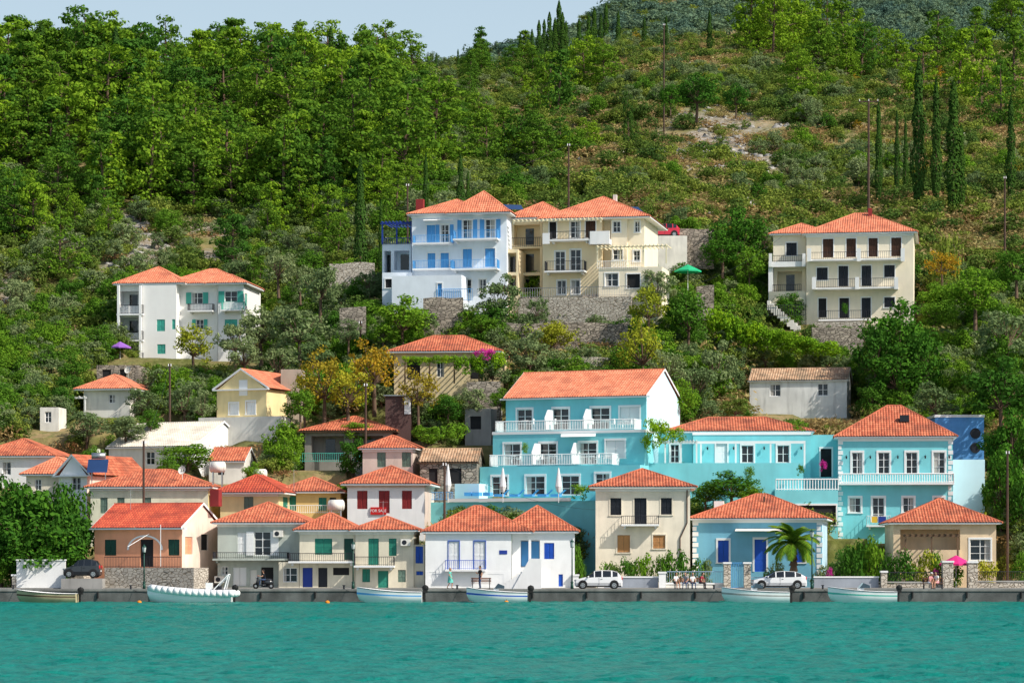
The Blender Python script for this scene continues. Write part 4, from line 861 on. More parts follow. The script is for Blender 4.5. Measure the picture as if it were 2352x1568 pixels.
def allowed(X,Y,h,halfw):
    px=CX+X/Y*F; g=float(ground(np.array(X),np.array(Y))); top=HY-(g+h-CH)*F/Y; bot=HY-(g-CH)*F/Y; dp=halfw*F/Y
    for (O,a,L,D,z0,x0,x1,Yb,yb,ye,_) in FP:
        c,s=math.cos(a),math.sin(a); lx=(X-O[0])*c-(Y-O[1])*s; ly=(X-O[0])*s+(Y-O[1])*c
        if -halfw<lx<L+halfw and -halfw-1<ly<D+halfw: return None
        if Y<Yb+2 and x0-dp<px<x1+30+dp and top<yb-6 : return None
    for (a,b_,c,d,Ym) in ZONES:
        if Y<Ym and px+dp*.8>a and px-dp*.8<b_ and top<d and bot>c: return None
    return g
S={k:([],[],[]) for k in ('pine','olive','bush','round','far','grass','rock','cyp','dry')}
def add(k,X,Y,g,sx,sz,dz=0): S[k][0].append((X,Y,g+dz)); S[k][1].append((sx,sx,sz)); S[k][2].append((0,0,random.random()*6.28))
for _ in range(8200):
    Y=random.uniform(241,312); px=random.uniform(-150,2500); X=wx(px,Y); r=random.random(); k='bush' if r<.55 else 'olive' if r<.82 else 'round'
    if random.random()<.07: k='grass'
    if 1580<px<2020 and 254<Y<274 and random.random()<.75: k='grass'
    s=random.uniform(.5,1.1) if k=='bush' else random.uniform(.35,.7)
    if k=='grass': s=random.uniform(.9,1.9)
    h={'bush':2.4,'olive':5,'round':6,'grass':.8}[k]*s; g=allowed(X,Y,h,{'bush':1.3,'olive':1.8,'round':1.8,'grass':.5}[k]*s)
    if g is None: continue
    if k!='grass' and float(vnoise(np.array(X/6),np.array(Y/6),3))<.2: k='grass'; s=1.2
    add(k,X,Y,g-.15,s,s)
for _ in range(27000):
    Y=random.uniform(306,900)
    if random.random()>(330./Y): continue
    px=random.uniform(-350,2750); X=wx(px,Y); nzv=float(fbm(np.array(X/22),np.array(Y/22),3,31)); g=allowed(X,Y,2,1)
    if g is None: continue
    sc=float(screef(np.array(px*1.),np.array(Y*1.)))
    pinez=(px<1000 and Y>362 and Y<540)
    edge=max(0,(px-850)/250) if px>850 else 0
    if pinez and random.random()<(.07+.12*(nzv>.42))*(1-edge) and sc<.6:
        s=random.uniform(.5,1.35); add('pine',X,Y,g,s*random.uniform(.9,1.25),s); continue
    if pinez and random.random()<.05: s=random.uniform(.7,1.3); add('round',X,Y,g,s,s); continue
    if px<950 and 318<Y<362 and nzv>.50 and random.random()<.10 and sc<.2: s=random.uniform(.4,.8); add('pine',X,Y,g,s,s); continue
    if 950<=px<1400 and 380<Y<620 and nzv>.45 and random.random()<.07: s=random.uniform(.45,.85); add('pine',X,Y,g,s*1.15,s); continue
    if px>1700 and 450<Y<620 and nzv>.52 and random.random()<.06: s=random.uniform(.6,1.05); add('pine',X,Y,g,s*1.1,s); continue
    if Y>640 or (Y>560 and px>1900):
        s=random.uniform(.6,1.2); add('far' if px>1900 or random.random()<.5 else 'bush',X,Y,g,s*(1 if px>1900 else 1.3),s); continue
    if sc>.4:
        r=random.random()
        if r<.42: add('rock',X,Y,g-.15,random.uniform(.4,1.3),random.uniform(.4,1.0)); 
        elif r<.62: s=random.uniform(.3,.8); add('bush',X,Y,g,s,s)
        elif r<.70 and px<1000: s=random.uniform(.4,.8); add('olive',X,Y,g,s,s)
        elif r<.82: add('grass',X,Y,g,1.5,1.2)
        continue
    r=random.random()
    right=px>1080
    if right and nzv<.44:
        if r<.40: add('grass',X,Y,g,random.uniform(1.3,2.8),random.uniform(1,1.8)); continue
        if r<.52: continue
        if r<.57: add('rock',X,Y,g-.1,random.uniform(.4,1.1),random.uniform(.4,.8)); continue
    if r<.04: add('rock',X,Y,g,random.uniform(.3,.8),random.uniform(.3,.6)); continue
    if r<.16: s=random.uniform(.5,.95); add('olive',X,Y,g-.3,s,s); continue
    if r<.19 and right: s=random.uniform(.3,.7); add('dry',X,Y,g-.2,s,s); continue
    if r<.22 or (right and Y<380 and r<.26): s=random.uniform(.4,.8); add('round',X,Y,g-.3,s,s); continue
    s=random.uniform(.4,1.3); add('bush',X,Y,g,s*random.uniform(.9,1.3),s*random.uniform(.75,1.1))
for _ in range(1500):   # limestone outcrops, half buried ledges
    rt=random.random()<.74
    if rt: px=random.gauss(1635,85); Y=random.gauss(405,22)
    else: px=random.gauss(270,70); Y=random.gauss(350,10)
    if float(fbm(np.array(px/30),np.array(Y/3.2),2,77))<.41: continue
    X=wx(px,Y); g=allowed(X,Y,1,.6)
    if g is None: continue
    s=random.uniform(.3,1.15); add('rock',X,Y,g-.2*s,s*random.uniform(.9,1.5),s*random.uniform(.6,1.2))
for px,Y,h in [(1195,620,8),(1208,630,6),(1222,625,9),(1238,600,11),(1250,610,10),(1262,605,12),(1275,600,11),(1284,610,14),(1292,600,12),(1300,600,10),(1330,640,11),(1352,650,12),(1365,650,13),(1380,650,11),(1392,655,12),(1245,590,8),(1100,640,5),(1125,640,6),(1140,650,5),(1052,600,5),(1002,600,4),(1090,650,5),(1420,650,10),(905,560,6),(760,500,12),(266,420,14),(1630,560,9),(755,520,8),(1160,650,6),(1360,600,8),(95,430,14),(1480,600,8),(1530,590,7),(1290,520,7)]:
    X=wx(px,Y); g=float(ground(np.array(X),np.array(Y))); add('cyp',X,Y,g,h/11,h/10)
for px,Y,s in [(600,500,1.2),(620,440,1.5),(690,450,1.4),(480,470,1.15),(380,450,1.35),(330,440,1.25),(210,430,1.5),(230,450,1.15),(130,430,1.15),(1755,560,1.3),(1720,560,1.4),(1800,560,1.5),(1775,540,1.2),(1900,540,1.3),(1940,530,1.3),(1880,510,1.0),(2200,470,1.1),(2250,460,1.2),(2330,470,1.3),(2150,520,1.1),(1280,470,1.1),(1255,480,1.1),(1345,520,1.0),(2300,440,1.0),(2120,470,1.0)]:
    X=wx(px,Y); g=float(ground(np.array(X),np.array(Y))); add('pine',X,Y,g,s,s)
def rockmesh(i):
    mb=MB(); mb.ell((0,0,.05),(1,.75,.6),7,4); v=np.array(mb.v); r_=np.random.default_rng(i+3); v+=r_.normal(0,.13,v.shape)
    nn=r_.normal(size=(5,3)); nn/=np.linalg.norm(nn,axis=1,keepdims=True)
    for n_ in nn:    # chop flat fracture planes
        dd=v@n_; k=.42; over=np.maximum(0,dd-k); v-=over[:,None]*n_
    q=np.array(mb.f); me=bpy.data.meshes.new('limestone_rock'); quadmesh(me,v,q); me.materials.append(M('limestone',(.37,.355,.33),rough=.95,var=.45,scale=1.3,bump=.8,bscale=5,dirt=.5)); return me,1
inst('pine_forest',PR['pine'],*S['pine'],'pine_tree'); inst('olive_grove',PR['olive'],*S['olive'],'olive_tree'); inst('hillside_shrubs',PR['bush'],*S['bush'],'shrub'); inst('broadleaf_thicket',PR['round'],*S['round'],'broadleaf_tree')
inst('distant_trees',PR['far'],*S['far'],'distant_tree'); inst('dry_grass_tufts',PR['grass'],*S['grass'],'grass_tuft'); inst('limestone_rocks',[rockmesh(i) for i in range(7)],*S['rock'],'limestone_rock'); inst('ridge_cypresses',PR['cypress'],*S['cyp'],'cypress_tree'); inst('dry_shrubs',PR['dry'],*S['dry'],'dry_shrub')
def palm(px,Y,pytop,spread):
    X=wx(px,Y); t=Thing('palm_tree',(X,Y,1.05)); h=wz(1248,Y)-1.05; T_=t.p('trunk',M('palm_trunk',(.22,.13,.08),var=.4,bump=.8,bscale=9)); 
    for i in range(8): T_.cyl((0,0,h*i/8),(0,0,h*(i+1)/8),.36-.01*i+.04,.28-.01*i,10)
    L=t.p('fronds',leafmat('palm_leaves',(.07,.17,.015),(.18,.32,.03),(.12,.22,.02))); R=t.p('frond_ribs',LY)
    for k in range(60):
        a=random.random()*6.283; el=random.uniform(-.2,1.45); ln=random.uniform(2.2,3.0); P=Vector((0,0,h)); d=el; pts=[P.copy()]
        for i in range(9):
            P=P+Vector((math.cos(a)*math.cos(d),math.sin(a)*math.cos(d),math.sin(d)))*ln/9; d-=.17; pts.append(P.copy())
        side=Vector((-math.sin(a),math.cos(a),0))
        for i in range(9):
            R.cyl(pts[i],pts[i+1],.02,.015,3,False)
            for sgn in(-1,1):
                for j in (0,.33,.66):
                    q=pts[i].lerp(pts[i+1],j); l=.6*math.sin(math.pi*min(.97,(i+j+1)/10.5))+.08; dr=(pts[i+1]-pts[i]).normalized(); tip=q+side*sgn*l*.8+dr*l*.5+Vector((0,0,-l*.25)); L.poly(q-dr*.04,q+dr*.10,tip)
    t.done()
palm(1823,229.6,1190,60)
# ------------------------------------------------------------------ stone walls, poles, wires
def swall(name,px0,px1,Y,pyt,pyb,mat=STONE,th=.6,cap=None):
    t=Thing(name,(wx(px0,Y),Y,wz(pyb,Y))); W=wx(px1,Y)-wx(px0,Y); h=wz(pyt,Y)-wz(pyb,Y); n=max(2,int(W/1.2)); w=t.p('masonry',mat); j=[random.uniform(-.12,.12) for _ in range(n+1)]
    if mat not in (STONE,STONEL): j=[0]*(n+1)
    for i in range(n):
        a,b=W*i/n,W*(i+1)/n; w.poly((a,0,-2),(b,0,-2),(b,0,h+j[i+1]),(a,0,h+j[i])); w.poly((a,0,h+j[i]),(b,0,h+j[i+1]),(b,th,h+j[i+1]),(a,th,h+j[i])); w.poly((a,th,-2),(b,th,-2),(b,th,h+j[i+1]),(a,th,h+j[i]))
    for x,jj in ((0,j[0]),(W,j[-1])): w.poly((x,0,-2),(x,th,-2),(x,th,h+jj),(x,0,h+jj))
    if cap: t.p('coping',cap).box(-.05,-.06,h+.003,W+.05,th+.06,h+.12)
    return t
for a in [(1192,1338,286,682,742),(1336,1437,285.6,675,742),(1160,1442,282,742,795),(972,1064,284,684,735),(780,840,285,706,760),(1072,1150,264,875,935),(1556,1640,303,524,575),(1865,1985,287,752,790),(1600,1640,289,655,690)]:
    swall('stone_retaining_wall',*a).done()
for a in [(756,860,301,604,620),(1285,1402,275,822,848)]: swall('stone_retaining_wall',*a,STONEL).done()
mb=MB(); pp=[(1648,297.5),(1690,296),(1728,294),(1762,292)]
for (a,ya),(c_,yc) in zip(pp[:-1],pp[1:]):
    q=[(wx(a,ya),ya),(wx(c_,yc),yc),(wx(c_-14,yc-3),yc-3),(wx(a-14,ya-3),ya-3)]; mb.poly(*[(x_,y_,float(ground(np.array(x_),np.array(y_)))+.25) for x_,y_ in q])
obj_from('concrete_ramp',mb,M('ramp_concrete',(.5,.47,.44)))
swall('white_garden_wall',38,150,229,1287,1352,WHITE,.3,WHITEP).done()
swall('garden_wall',1372,1512,229.6,1326,1352,M('grey_render',(.30,.33,.38),dirt=.3),.3,WHITEP).done()
swall('garden_wall',1870,2018,229.6,1326,1352,M('grey_render',(.3,.33,.38)),.3,WHITEP).done()
swall('garden_wall',1530,1662,229.6,1341,1352,OFFW,.3,WHITEP).done()
swall('low_stone_wall',2018,2165,229.6,1338,1352,STONEL,.35,CONC).done(); swall('low_stone_wall',2242,2400,229.6,1336,1352,STONEL,.35,CONC).done()
for px,w,top,mt in ((1521,16,1312,WHITEP),(1670,16,1290,STONEL),(1716,16,1290,STONEL),(2030,14,1310,STONEL),(2176,24,1287,STONEL),(2233,22,1288,STONEL),(1380,14,1316,WHITEP),(38,18,1318,STONEL),(1322,14,1318,WHITEP)):
    t=Thing('gate_pillar',(wx(px,229.4),229.4,1.05)); h=wz(top,229.4)-1.05; w=w/28*.5; t.p('pillar',mt).box(-w,-w,0,w,w,h-.15); t.p('cap',WHITEP).box(-w-.06,-w-.06,h-.147,w+.06,w+.06,h); t.done()
def fence(name,px0,px1,Y,pyt,pyb,mat,sp=.16,r=.015):
    t=Thing(name,(wx(px0,Y),Y,wz(pyb,Y))); t.p('railing',mat).rail([(0,0),(wx(px1,Y)-wx(px0,Y),0)],0,wz(pyt,Y)-wz(pyb,Y),sp,r); t.done()
fence('garden_fence',1532,1660,229.7,1312,1340,M('pale_blue_iron',(.30,.42,.55),bump=0),.2,.012); fence('gate',1680,1708,229.4,1292,1350,SKYB,.14,.02); fence('garden_fence',2040,2163,229.7,1314,1338,IRON); fence('garden_fence',2246,2400,229.7,1312,1336,IRON); fence('garden_fence',1725,1870,229.7,1325,1350,M('pale_blue_iron',(.3,.42,.55)),.2,.012)
PT={}
def pole(px,Y,pyt,pyb,arm=False,r=.13):
    X=wx(px,Y); g=min(float(ground(np.array(X),np.array(Y))),wz(pyb,Y)); t=Thing('utility_pole',(X,Y,g-.5)); h=wz(pyt,Y)-g+.5; t.p('pole',POLEM).cyl((0,0,0),(0,0,h),r,r*.7,8)
    A=t.p('crossarm',POLEM); I=t.p('insulators',WHITEP)
    if arm: A.box(-1.2,-.06,h-.35,1.2,.06,h-.23); A.cyl((-1.2,0,h-.3),(0,0,h-.9),.03); A.cyl((1.2,0,h-.3),(0,0,h-.9),.03)
    for x in ((-1.1,0,1.1) if arm else (-.12,.12)): I.cyl((x,-.1,h-.25),(x,-.1,h-.02),.05,.04,6)
    t.done(); PT[px]=(X,Y,g-.5+h-.1)
for a in ((1525,420,55,240),(1306,312,330,468),(1995,335,228,430,True,.17),(840,259,880,1012),(330,239,1012,1160),(390,270,835,972),(1021,241,1062,1200),(2314,240,1035,1262),(2308,315,405,480),(936,301,422,500),(828,282,737,800)): pole(*a)
def wire(a,b,sag,r=.012):
    a=Vector(a);b=Vector(b); mb=MB(); pr=None
    for i in range(17):
        q=a.lerp(b,i/16); q.z-=sag*4*(i/16)*(1-i/16)
        if pr is not None: mb.cyl(pr,q,r,n=3,cap=False)
        pr=q
    obj_from('overhead_wire',mb,IRON)
wire(PT[840],(wx(1445,289),289,wz(655,289)),1.5); wire(PT[1306],PT[1995],2.5); wire((wx(1590,280),280,wz(655,280)),(wx(1800,295),295,wz(540,295)),.6); wire(PT[390],(wx(100,250),250,wz(1025,250)),1.2); wire(PT[330],PT[390],.8); wire(PT[1021],(wx(1365,235),235,wz(1170,235)),.8); wire(PT[1306],PT[936],1.2); wire(PT[330],(wx(500,243),243,wz(1110,243)),.5)
# ------------------------------------------------------------------ street lamps, umbrellas, benches
def lamp(px,Y,pyt):
    X=wx(px,Y); h=wz(pyt,Y)-1.02; t=Thing('street_lamp',(X,Y,1.02)); G=t.p('post',DGRN,True); G.cyl((0,0,0),(0,0,.5),.13,.10,10); G.cyl((0,0,.5),(0,0,.6),.14,.08,10); G.cyl((0,0,.6),(0,0,h-.65),.06,.045,8); G.cyl((0,0,h-.65),(0,0,h-.6),.14,.14,8)
    t.p('lantern_glass',M('lantern_glass',(.55,.6,.58),rough=.2,bump=0)).cyl((0,0,h-.6),(0,0,h-.2),.11,.17,6); G.cyl((0,0,h-.2),(0,0,h-.05),.21,.05,6); G.ell((0,0,h-.02),(.04,.04,.06),6,4)
    for i in range(4):
        a=i*1.57; G.cyl((.11*math.cos(a),.11*math.sin(a),h-.6),(.17*math.cos(a),.17*math.sin(a),h-.2),.012,n=4)
    t.done()
for px,py in ((331,1250),(811,1243),(1314,1238),(1865,1215)): lamp(px,223.3,py)
def umbrella(name,px,Y,pyt,pyb,wpx,mat,closed=False):
    X=wx(px,Y); z=wz(pyb,Y); h=wz(pyt,Y)-z; t=Thing(name,(X,Y,z)); t.p('pole',WHITEP).cyl((0,0,-.3),(0,0,h),.03); C=t.p('canopy',mat)
    if closed: C.cyl((0,0,h*.22),(0,0,h*.4),.14,.30,8); C.cyl((0,0,h*.4),(0,0,h*.97),.30,.06,8)
    else:
        R=wpx/2/F*Y
        for i in range(8):
            a,b_=i*math.pi/4,(i+1)*math.pi/4; lo=h*.72 if h>1.2 else h-.6
            C.poly((0,0,h),(R*math.cos(a),R*math.sin(a),lo),(R*math.cos(b_),R*math.sin(b_),lo)); C.poly((R*math.cos(a),R*math.sin(a),lo),(R*math.cos(b_),R*math.sin(b_),lo),(R*math.cos(b_),R*math.sin(b_),lo-.15),(R*math.cos(a),R*math.sin(a),lo-.15))
    t.done()
umbrella('parasol',1155,241.5,1073,1146,10,WHITEP,True); umbrella('parasol',1283,241,1073,1146,10,WHITEP,True); umbrella('parasol',1029,243,1065,1146,9,WHITEP,True)
umbrella('pink_parasol',2196,231,1274,1345,78,M('pink_canvas',(.75,.03,.22),bump=0)); umbrella('green_parasol',1580,287,607,660,62,M('green_canvas',(.02,.45,.2),bump=0)); umbrella('purple_parasol',276,299,784,830,50,M('purple_canvas',(.3,.12,.5),bump=0))
def bench(px,Y,rz=0,L=1.6):
    t=Thing('park_bench',(wx(px,Y),Y,1.02),rz); w=t.p('slats',M('bench_wood',(.2,.08,.04),var=.2)); m_=t.p('iron_legs',IRON)
    for i in range(4): w.box(-L/2,-.2+i*.11,.42,L/2,-.11+i*.11,.45)
    for i in range(3): w.box(-L/2,.25+i*.02,.55+i*.13,L/2,.27+i*.02,.64+i*.13)
    for x in (-L/2+.12,L/2-.12): m_.box(x-.03,-.18,0,x+.03,-.14,.417); m_.box(x-.03,.2,0,x+.03,.245,.9); m_.box(x-.03,-.14,.36,x+.03,.2,.417)
    t.done()
bench(1105,222.3); bench(1570,222.0); bench(1600,222.2)
# ------------------------------------------------------------------ cars
def car(name,px0,px1,Y,paint,front=-1,z=1.0,prof=None,rz=0,Hs=1.0):
    L=abs(wx(px1,Y)-wx(px0,Y)); t=Thing(name,((wx(px0,Y)+wx(px1,Y))/2,Y,z),rz+(0 if front<0 else math.pi))
    st=prof or [(0,.50,.52,0),(.02,.66,.68,0),(.10,.78,.80,0),(.235,.90,.93,0),(.40,.95,1.40,1),(.42,.95,1.42,1),(.56,.96,1.48,1),(.585,.96,1.48,1),(.76,.97,1.46,1),(.79,.98,1.45,1),(.90,1.0,1.34,1),(.975,.98,1.02,0),(1.0,.55,.58,0)]
    B=t.p('body',paint,True);G=t.p('windows',GLASS)
    def sec(s_):
        x,zb,zt,cab=s_; x=(x-.5)*L; e=.82 if s_[0] in (0,1.0) else .95 if s_[0]<.05 or s_[0]>.97 else 1; w=.82*e
        wt=w*.74 if cab else w*.93; zb*=Hs; zt*=Hs
        return [(x,w*.9,.22),(x,w,.5),(x,w*.97,zb),(x,wt,zt),(x,wt*.55,zt+.035),(x,0,zt+.045)]
    R=[sec(s_) for s_ in st]
    for sg in (-1,1):
        S_=[[(q[0],sg*q[1],q[2]) for q in r] for r in R]
        for i in range(len(S_)-1):
            cab=(st[i][3] or st[i+1][3])
            for k in range(5):
                pillar=(i in (4,6,8)) 
                glass=(k==2 and cab and not pillar and i not in (10,)) or (k>=3 and ((i==3) or (i==10)))
                (G if glass else B).poly(S_[i][k],S_[i+1][k],S_[i+1][k+1],S_[i][k+1])
        for e in (0,-1): B.poly(*S_[e][:4],*(S_[e][4:]),(S_[e][0][0],0,.22))
    tr=t.p('lower_trim',RUBBER); tr.box(-L*.47,-.76,.16,L*.47,.76,.27)
    wh=t.p('tyres',RUBBER,False); hb=t.p('hubcaps',METAL); ar=t.p('wheel_arches',DARK)
    for fx in (-.5+.165,.5-.175):
        for sg in (-1,1):
            x=fx*L; ar.cyl((x,sg*.70,.36),(x,sg*.835,.36),.37,n=20); wh.cyl((x,sg*.62,.30),(x,sg*.85,.30),.30,n=20); hb.cyl((x,sg*.85,.30),(x,sg*.862,.30),.19,n=12)
            for i in range(5):
                q=i*1.2566; wh.cyl((x+.11*math.cos(q),sg*.866,.3+.11*math.sin(q)),(x+.11*math.cos(q),sg*.868,.3+.11*math.sin(q)),.04,n=5)
    for sg in (-1,1):
        t.p('headlights',METAL).ell((-L*.475,sg*.6,.68*Hs),(.14,.14,.09)); t.p('tail_lights',REDROOF).ell((L*.487,sg*.66,.86*Hs),(.06,.09,.17)); t.p('mirrors',paint).ell((-L*.22,sg*.92,.98*Hs),(.08,.09,.07)); t.p('door_seams',DARK).box(-L*.0+.02,sg*.8,.35,-L*.0+.035,sg*.823,.92); t.p('door_handles',DARK).box(.15,sg*.80,.78,.3,sg*.83,.81)
    t.p('number_plate',WHITEP).box(L*.5,-.25,.5,L*.505,.25,.6); t.p('bumper_grille',RUBBER).box(-L*.502,-.5,.35,-L*.49,.5,.48)
    t.done()
car('parked_car',1320,1429,225.2,CARW)
car('parked_car',1727,1851,226,CARW,prof=[(0,.50,.52,0),(.02,.64,.66,0),(.10,.76,.78,0),(.25,.88,.91,0),(.42,.92,1.34,1),(.44,.92,1.36,1),(.58,.94,1.42,1),(.60,.94,1.42,1),(.78,.96,1.38,1),(.80,.97,1.36,1),(.90,1.0,1.2,1),(.98,.95,.98,0),(1.0,.55,.58,0)])
car('parked_car',148,232,228.0,CARD,z=1.9)
swall('raised_parking',140,235,227,1328,1352,CONC,4).done()
car('red_car',1490,1560,303,CARR,z=wz(546,303)); 
t=Thing('parking_platform',(wx(1485,301),301,wz(546,303)-.02)); t.p('slab',OFFW).box(-.5,0,-4,4.4,5,0); t.done()
# ------------------------------------------------------------------ boats
def boat(name,px0,px1,Y=217.3,front=-1,stripe=None,hull=GELW,inside=GELW,h=.75,W=1.0,engines=1,shield=False,rib=False,extra=None):
    L=abs(wx(px1,Y)-wx(px0,Y)); t=Thing(name,((wx(px0,Y)+wx(px1,Y))/2,Y,0.10),0 if front>0 else math.pi)
    Lh=L*.90; n=18; secs=[];top=[]
    for i in range(n+1):
        u=i/n; w=W*(1-max(0,(u-.4)/.6)**2.3)*(.9+.1*min(1,u*4))+.015; x=-L/2+(L-Lh)+Lh*u; sh=h*(.80+.42*u**2); kz=-.3+.6*max(0,(u-.75)/.25)**2*h
        xr=x+.22*u
        secs.append([(x,-0.0,kz),(x,-w*.88,kz*.3-.02),(xr,-w*.955,sh*.50),(xr,-w*.965,sh*.64),(xr,-w,sh)]); 
        ins=.09 if u<.9 else .02; dk=sh-.06 if u>.68 else .28
        top.append([(xr,-w,sh),(xr,-max(0,w-ins),sh+.02),(xr,-max(0,w-ins-.02),dk),(xr,0,dk+.03*(u>.68))])
    H=t.p('hull',hull,True); D=t.p('deck',inside)
    ST=t.p('stripe',stripe or hull); GR_=t.p('rub_rail',IRON)
    for sg in (1,-1):
        f=lambda s_:[[(q[0],q[1]*sg,q[2]) for q in r] for r in s_]
        S_=f(secs); H.loft([r[:3] for r in S_]); ST.loft([r[2:4] for r in S_]); H.loft([r[3:] for r in S_]); D.loft(f(top)); H.poly(*S_[0],(S_[0][0][0],0,S_[0][-1][2]))
        if not rib:
            for p_,q_ in zip(S_[:-1],S_[1:]): GR_.cyl((p_[4][0],p_[4][1]*1.01,p_[4][2]-.04),(q_[4][0],q_[4][1]*1.01,q_[4][2]-.04),.02,n=4,cap=False)
    x0=-L/2+(L-Lh)
    D.box(x0+.9,-W*.7,.28,x0+1.3,W*.7,.55)
    E=t.p('outboard_motor',RUBBER,False)
    for k in range(engines):
        y=0 if engines==1 else (-.28+.56*k); xx=x0-.22
        E.box(xx-.06,y-.06,-.45,xx+.1,y+.06,h*.75); E.ell((xx-.05,y,h+.12),(.26,.17,.26),10,6); E.box(xx-.22,y-.12,h*.72,xx+.14,y+.12,h+.05); E.ell((xx-.05,y,-.45),(.25,.05,.06),8,5)
        for i in range(3): E.poly((xx-.3,y,-.45),(xx-.31,y+.12*math.cos(i*2.09),-.45+.12*math.sin(i*2.09)),(xx-.29,y+.12*math.cos(i*2.09+.6),-.45+.12*math.sin(i*2.09+.6)))
    if shield:
        xs=x0+Lh*.55; G=t.p('windscreen',M('tinted_screen',(.05,.08,.1),rough=.1,bump=0)); D.box(xs-.25,-.55,.3,xs+.15,.55,h+.12)
        G.poly((xs+.1,-.6,h+.12),(xs+.1,.6,h+.12),(xs-.2,.5,h+.5),(xs-.2,-.5,h+.5)); 
        for sg in(-1,1): G.poly((xs+.1,sg*.6,h+.12),(xs-.7,sg*.7,h+.1),(xs-.7,sg*.62,h+.3),(xs-.2,sg*.5,h+.5))
    if rib:
        Tt=t.p('inflatable_tubes',GELW,True)
        for sg in (-1,1):
            pr=None
            for i in range(15):
                u=i/14; w=W*(1-max(0,(u-.5)/.5)**2.2); q=(x0-.3+(Lh+.25)*u,sg*w,h*(.66+.45*u**2.5)); 
                if pr: Tt.cyl(pr,q,.28,.28,12)
                Tt.ell(q,(.28,.28,.28),10,7); pr=q
        A=t.p('a_frame',WHITEP)
        for sg in(-1,1): A.cyl((x0+.5,sg*.8,h),(x0+.2,sg*.6,h+1.15),.05); A.cyl((x0+1.3,sg*.8,h),(x0+.2,sg*.6,h+1.15),.04)
        A.cyl((x0+.2,-.6,h+1.15),(x0+.2,.6,h+1.15),.05); D.box(x0+1.5,-.35,.3,x0+2.0,.35,h+.5); t.p('seat',IRON).box(x0+.8,-.5,.6,x0+1.3,.5,h+.25)
        t.p('windscreen',GLASS).poly((x0+2.0,-.35,h+.5),(x0+2.0,.35,h+.5),(x0+1.8,.3,h+.85),(x0+1.8,-.3,h+.85))
    t.done()
boat('wooden_rowboat',45,192,217.6,stripe=BRN,hull=M('varnished_hull',(.45,.37,.22),var=.2),h=.75,engines=1)
boat('rigid_inflatable_boat',345,553,217,W=.95,rib=True,h=.95)
boat('motorboat',826,985,217.4,stripe=SKYB,h=.92,shield=False)
boat('motorboat',1078,1226,217.2,stripe=BLU,h=.9,engines=2,shield=True,hull=GELW)
boat('motorboat',1664,1828,217.4,stripe=CONC,h=.92,engines=1,shield=True)
boat('motorboat',1908,2074,217.4,stripe=TEALG,h=.94,engines=1,shield=True)
for px in (320,752,1163): 
    t=Thing('mooring_buoy',(wx(px,214.5),214.5,.05)); t.p('float',M('orange_plastic',(.8,.25,.02),bump=0),True).ell((0,0,0),(.18,.18,.17)); t.p('ring',IRON).cyl((0,0,.15),(0,0,.24),.03); t.done()
for px,x2 in ((370,300),(850,790),(1100,1050),(1690,1640),(1935,1890),(70,30)): 
    wire((wx(px,217.3),217.3,.8),(wx(x2,220),220.2,1.03),.2,.02)
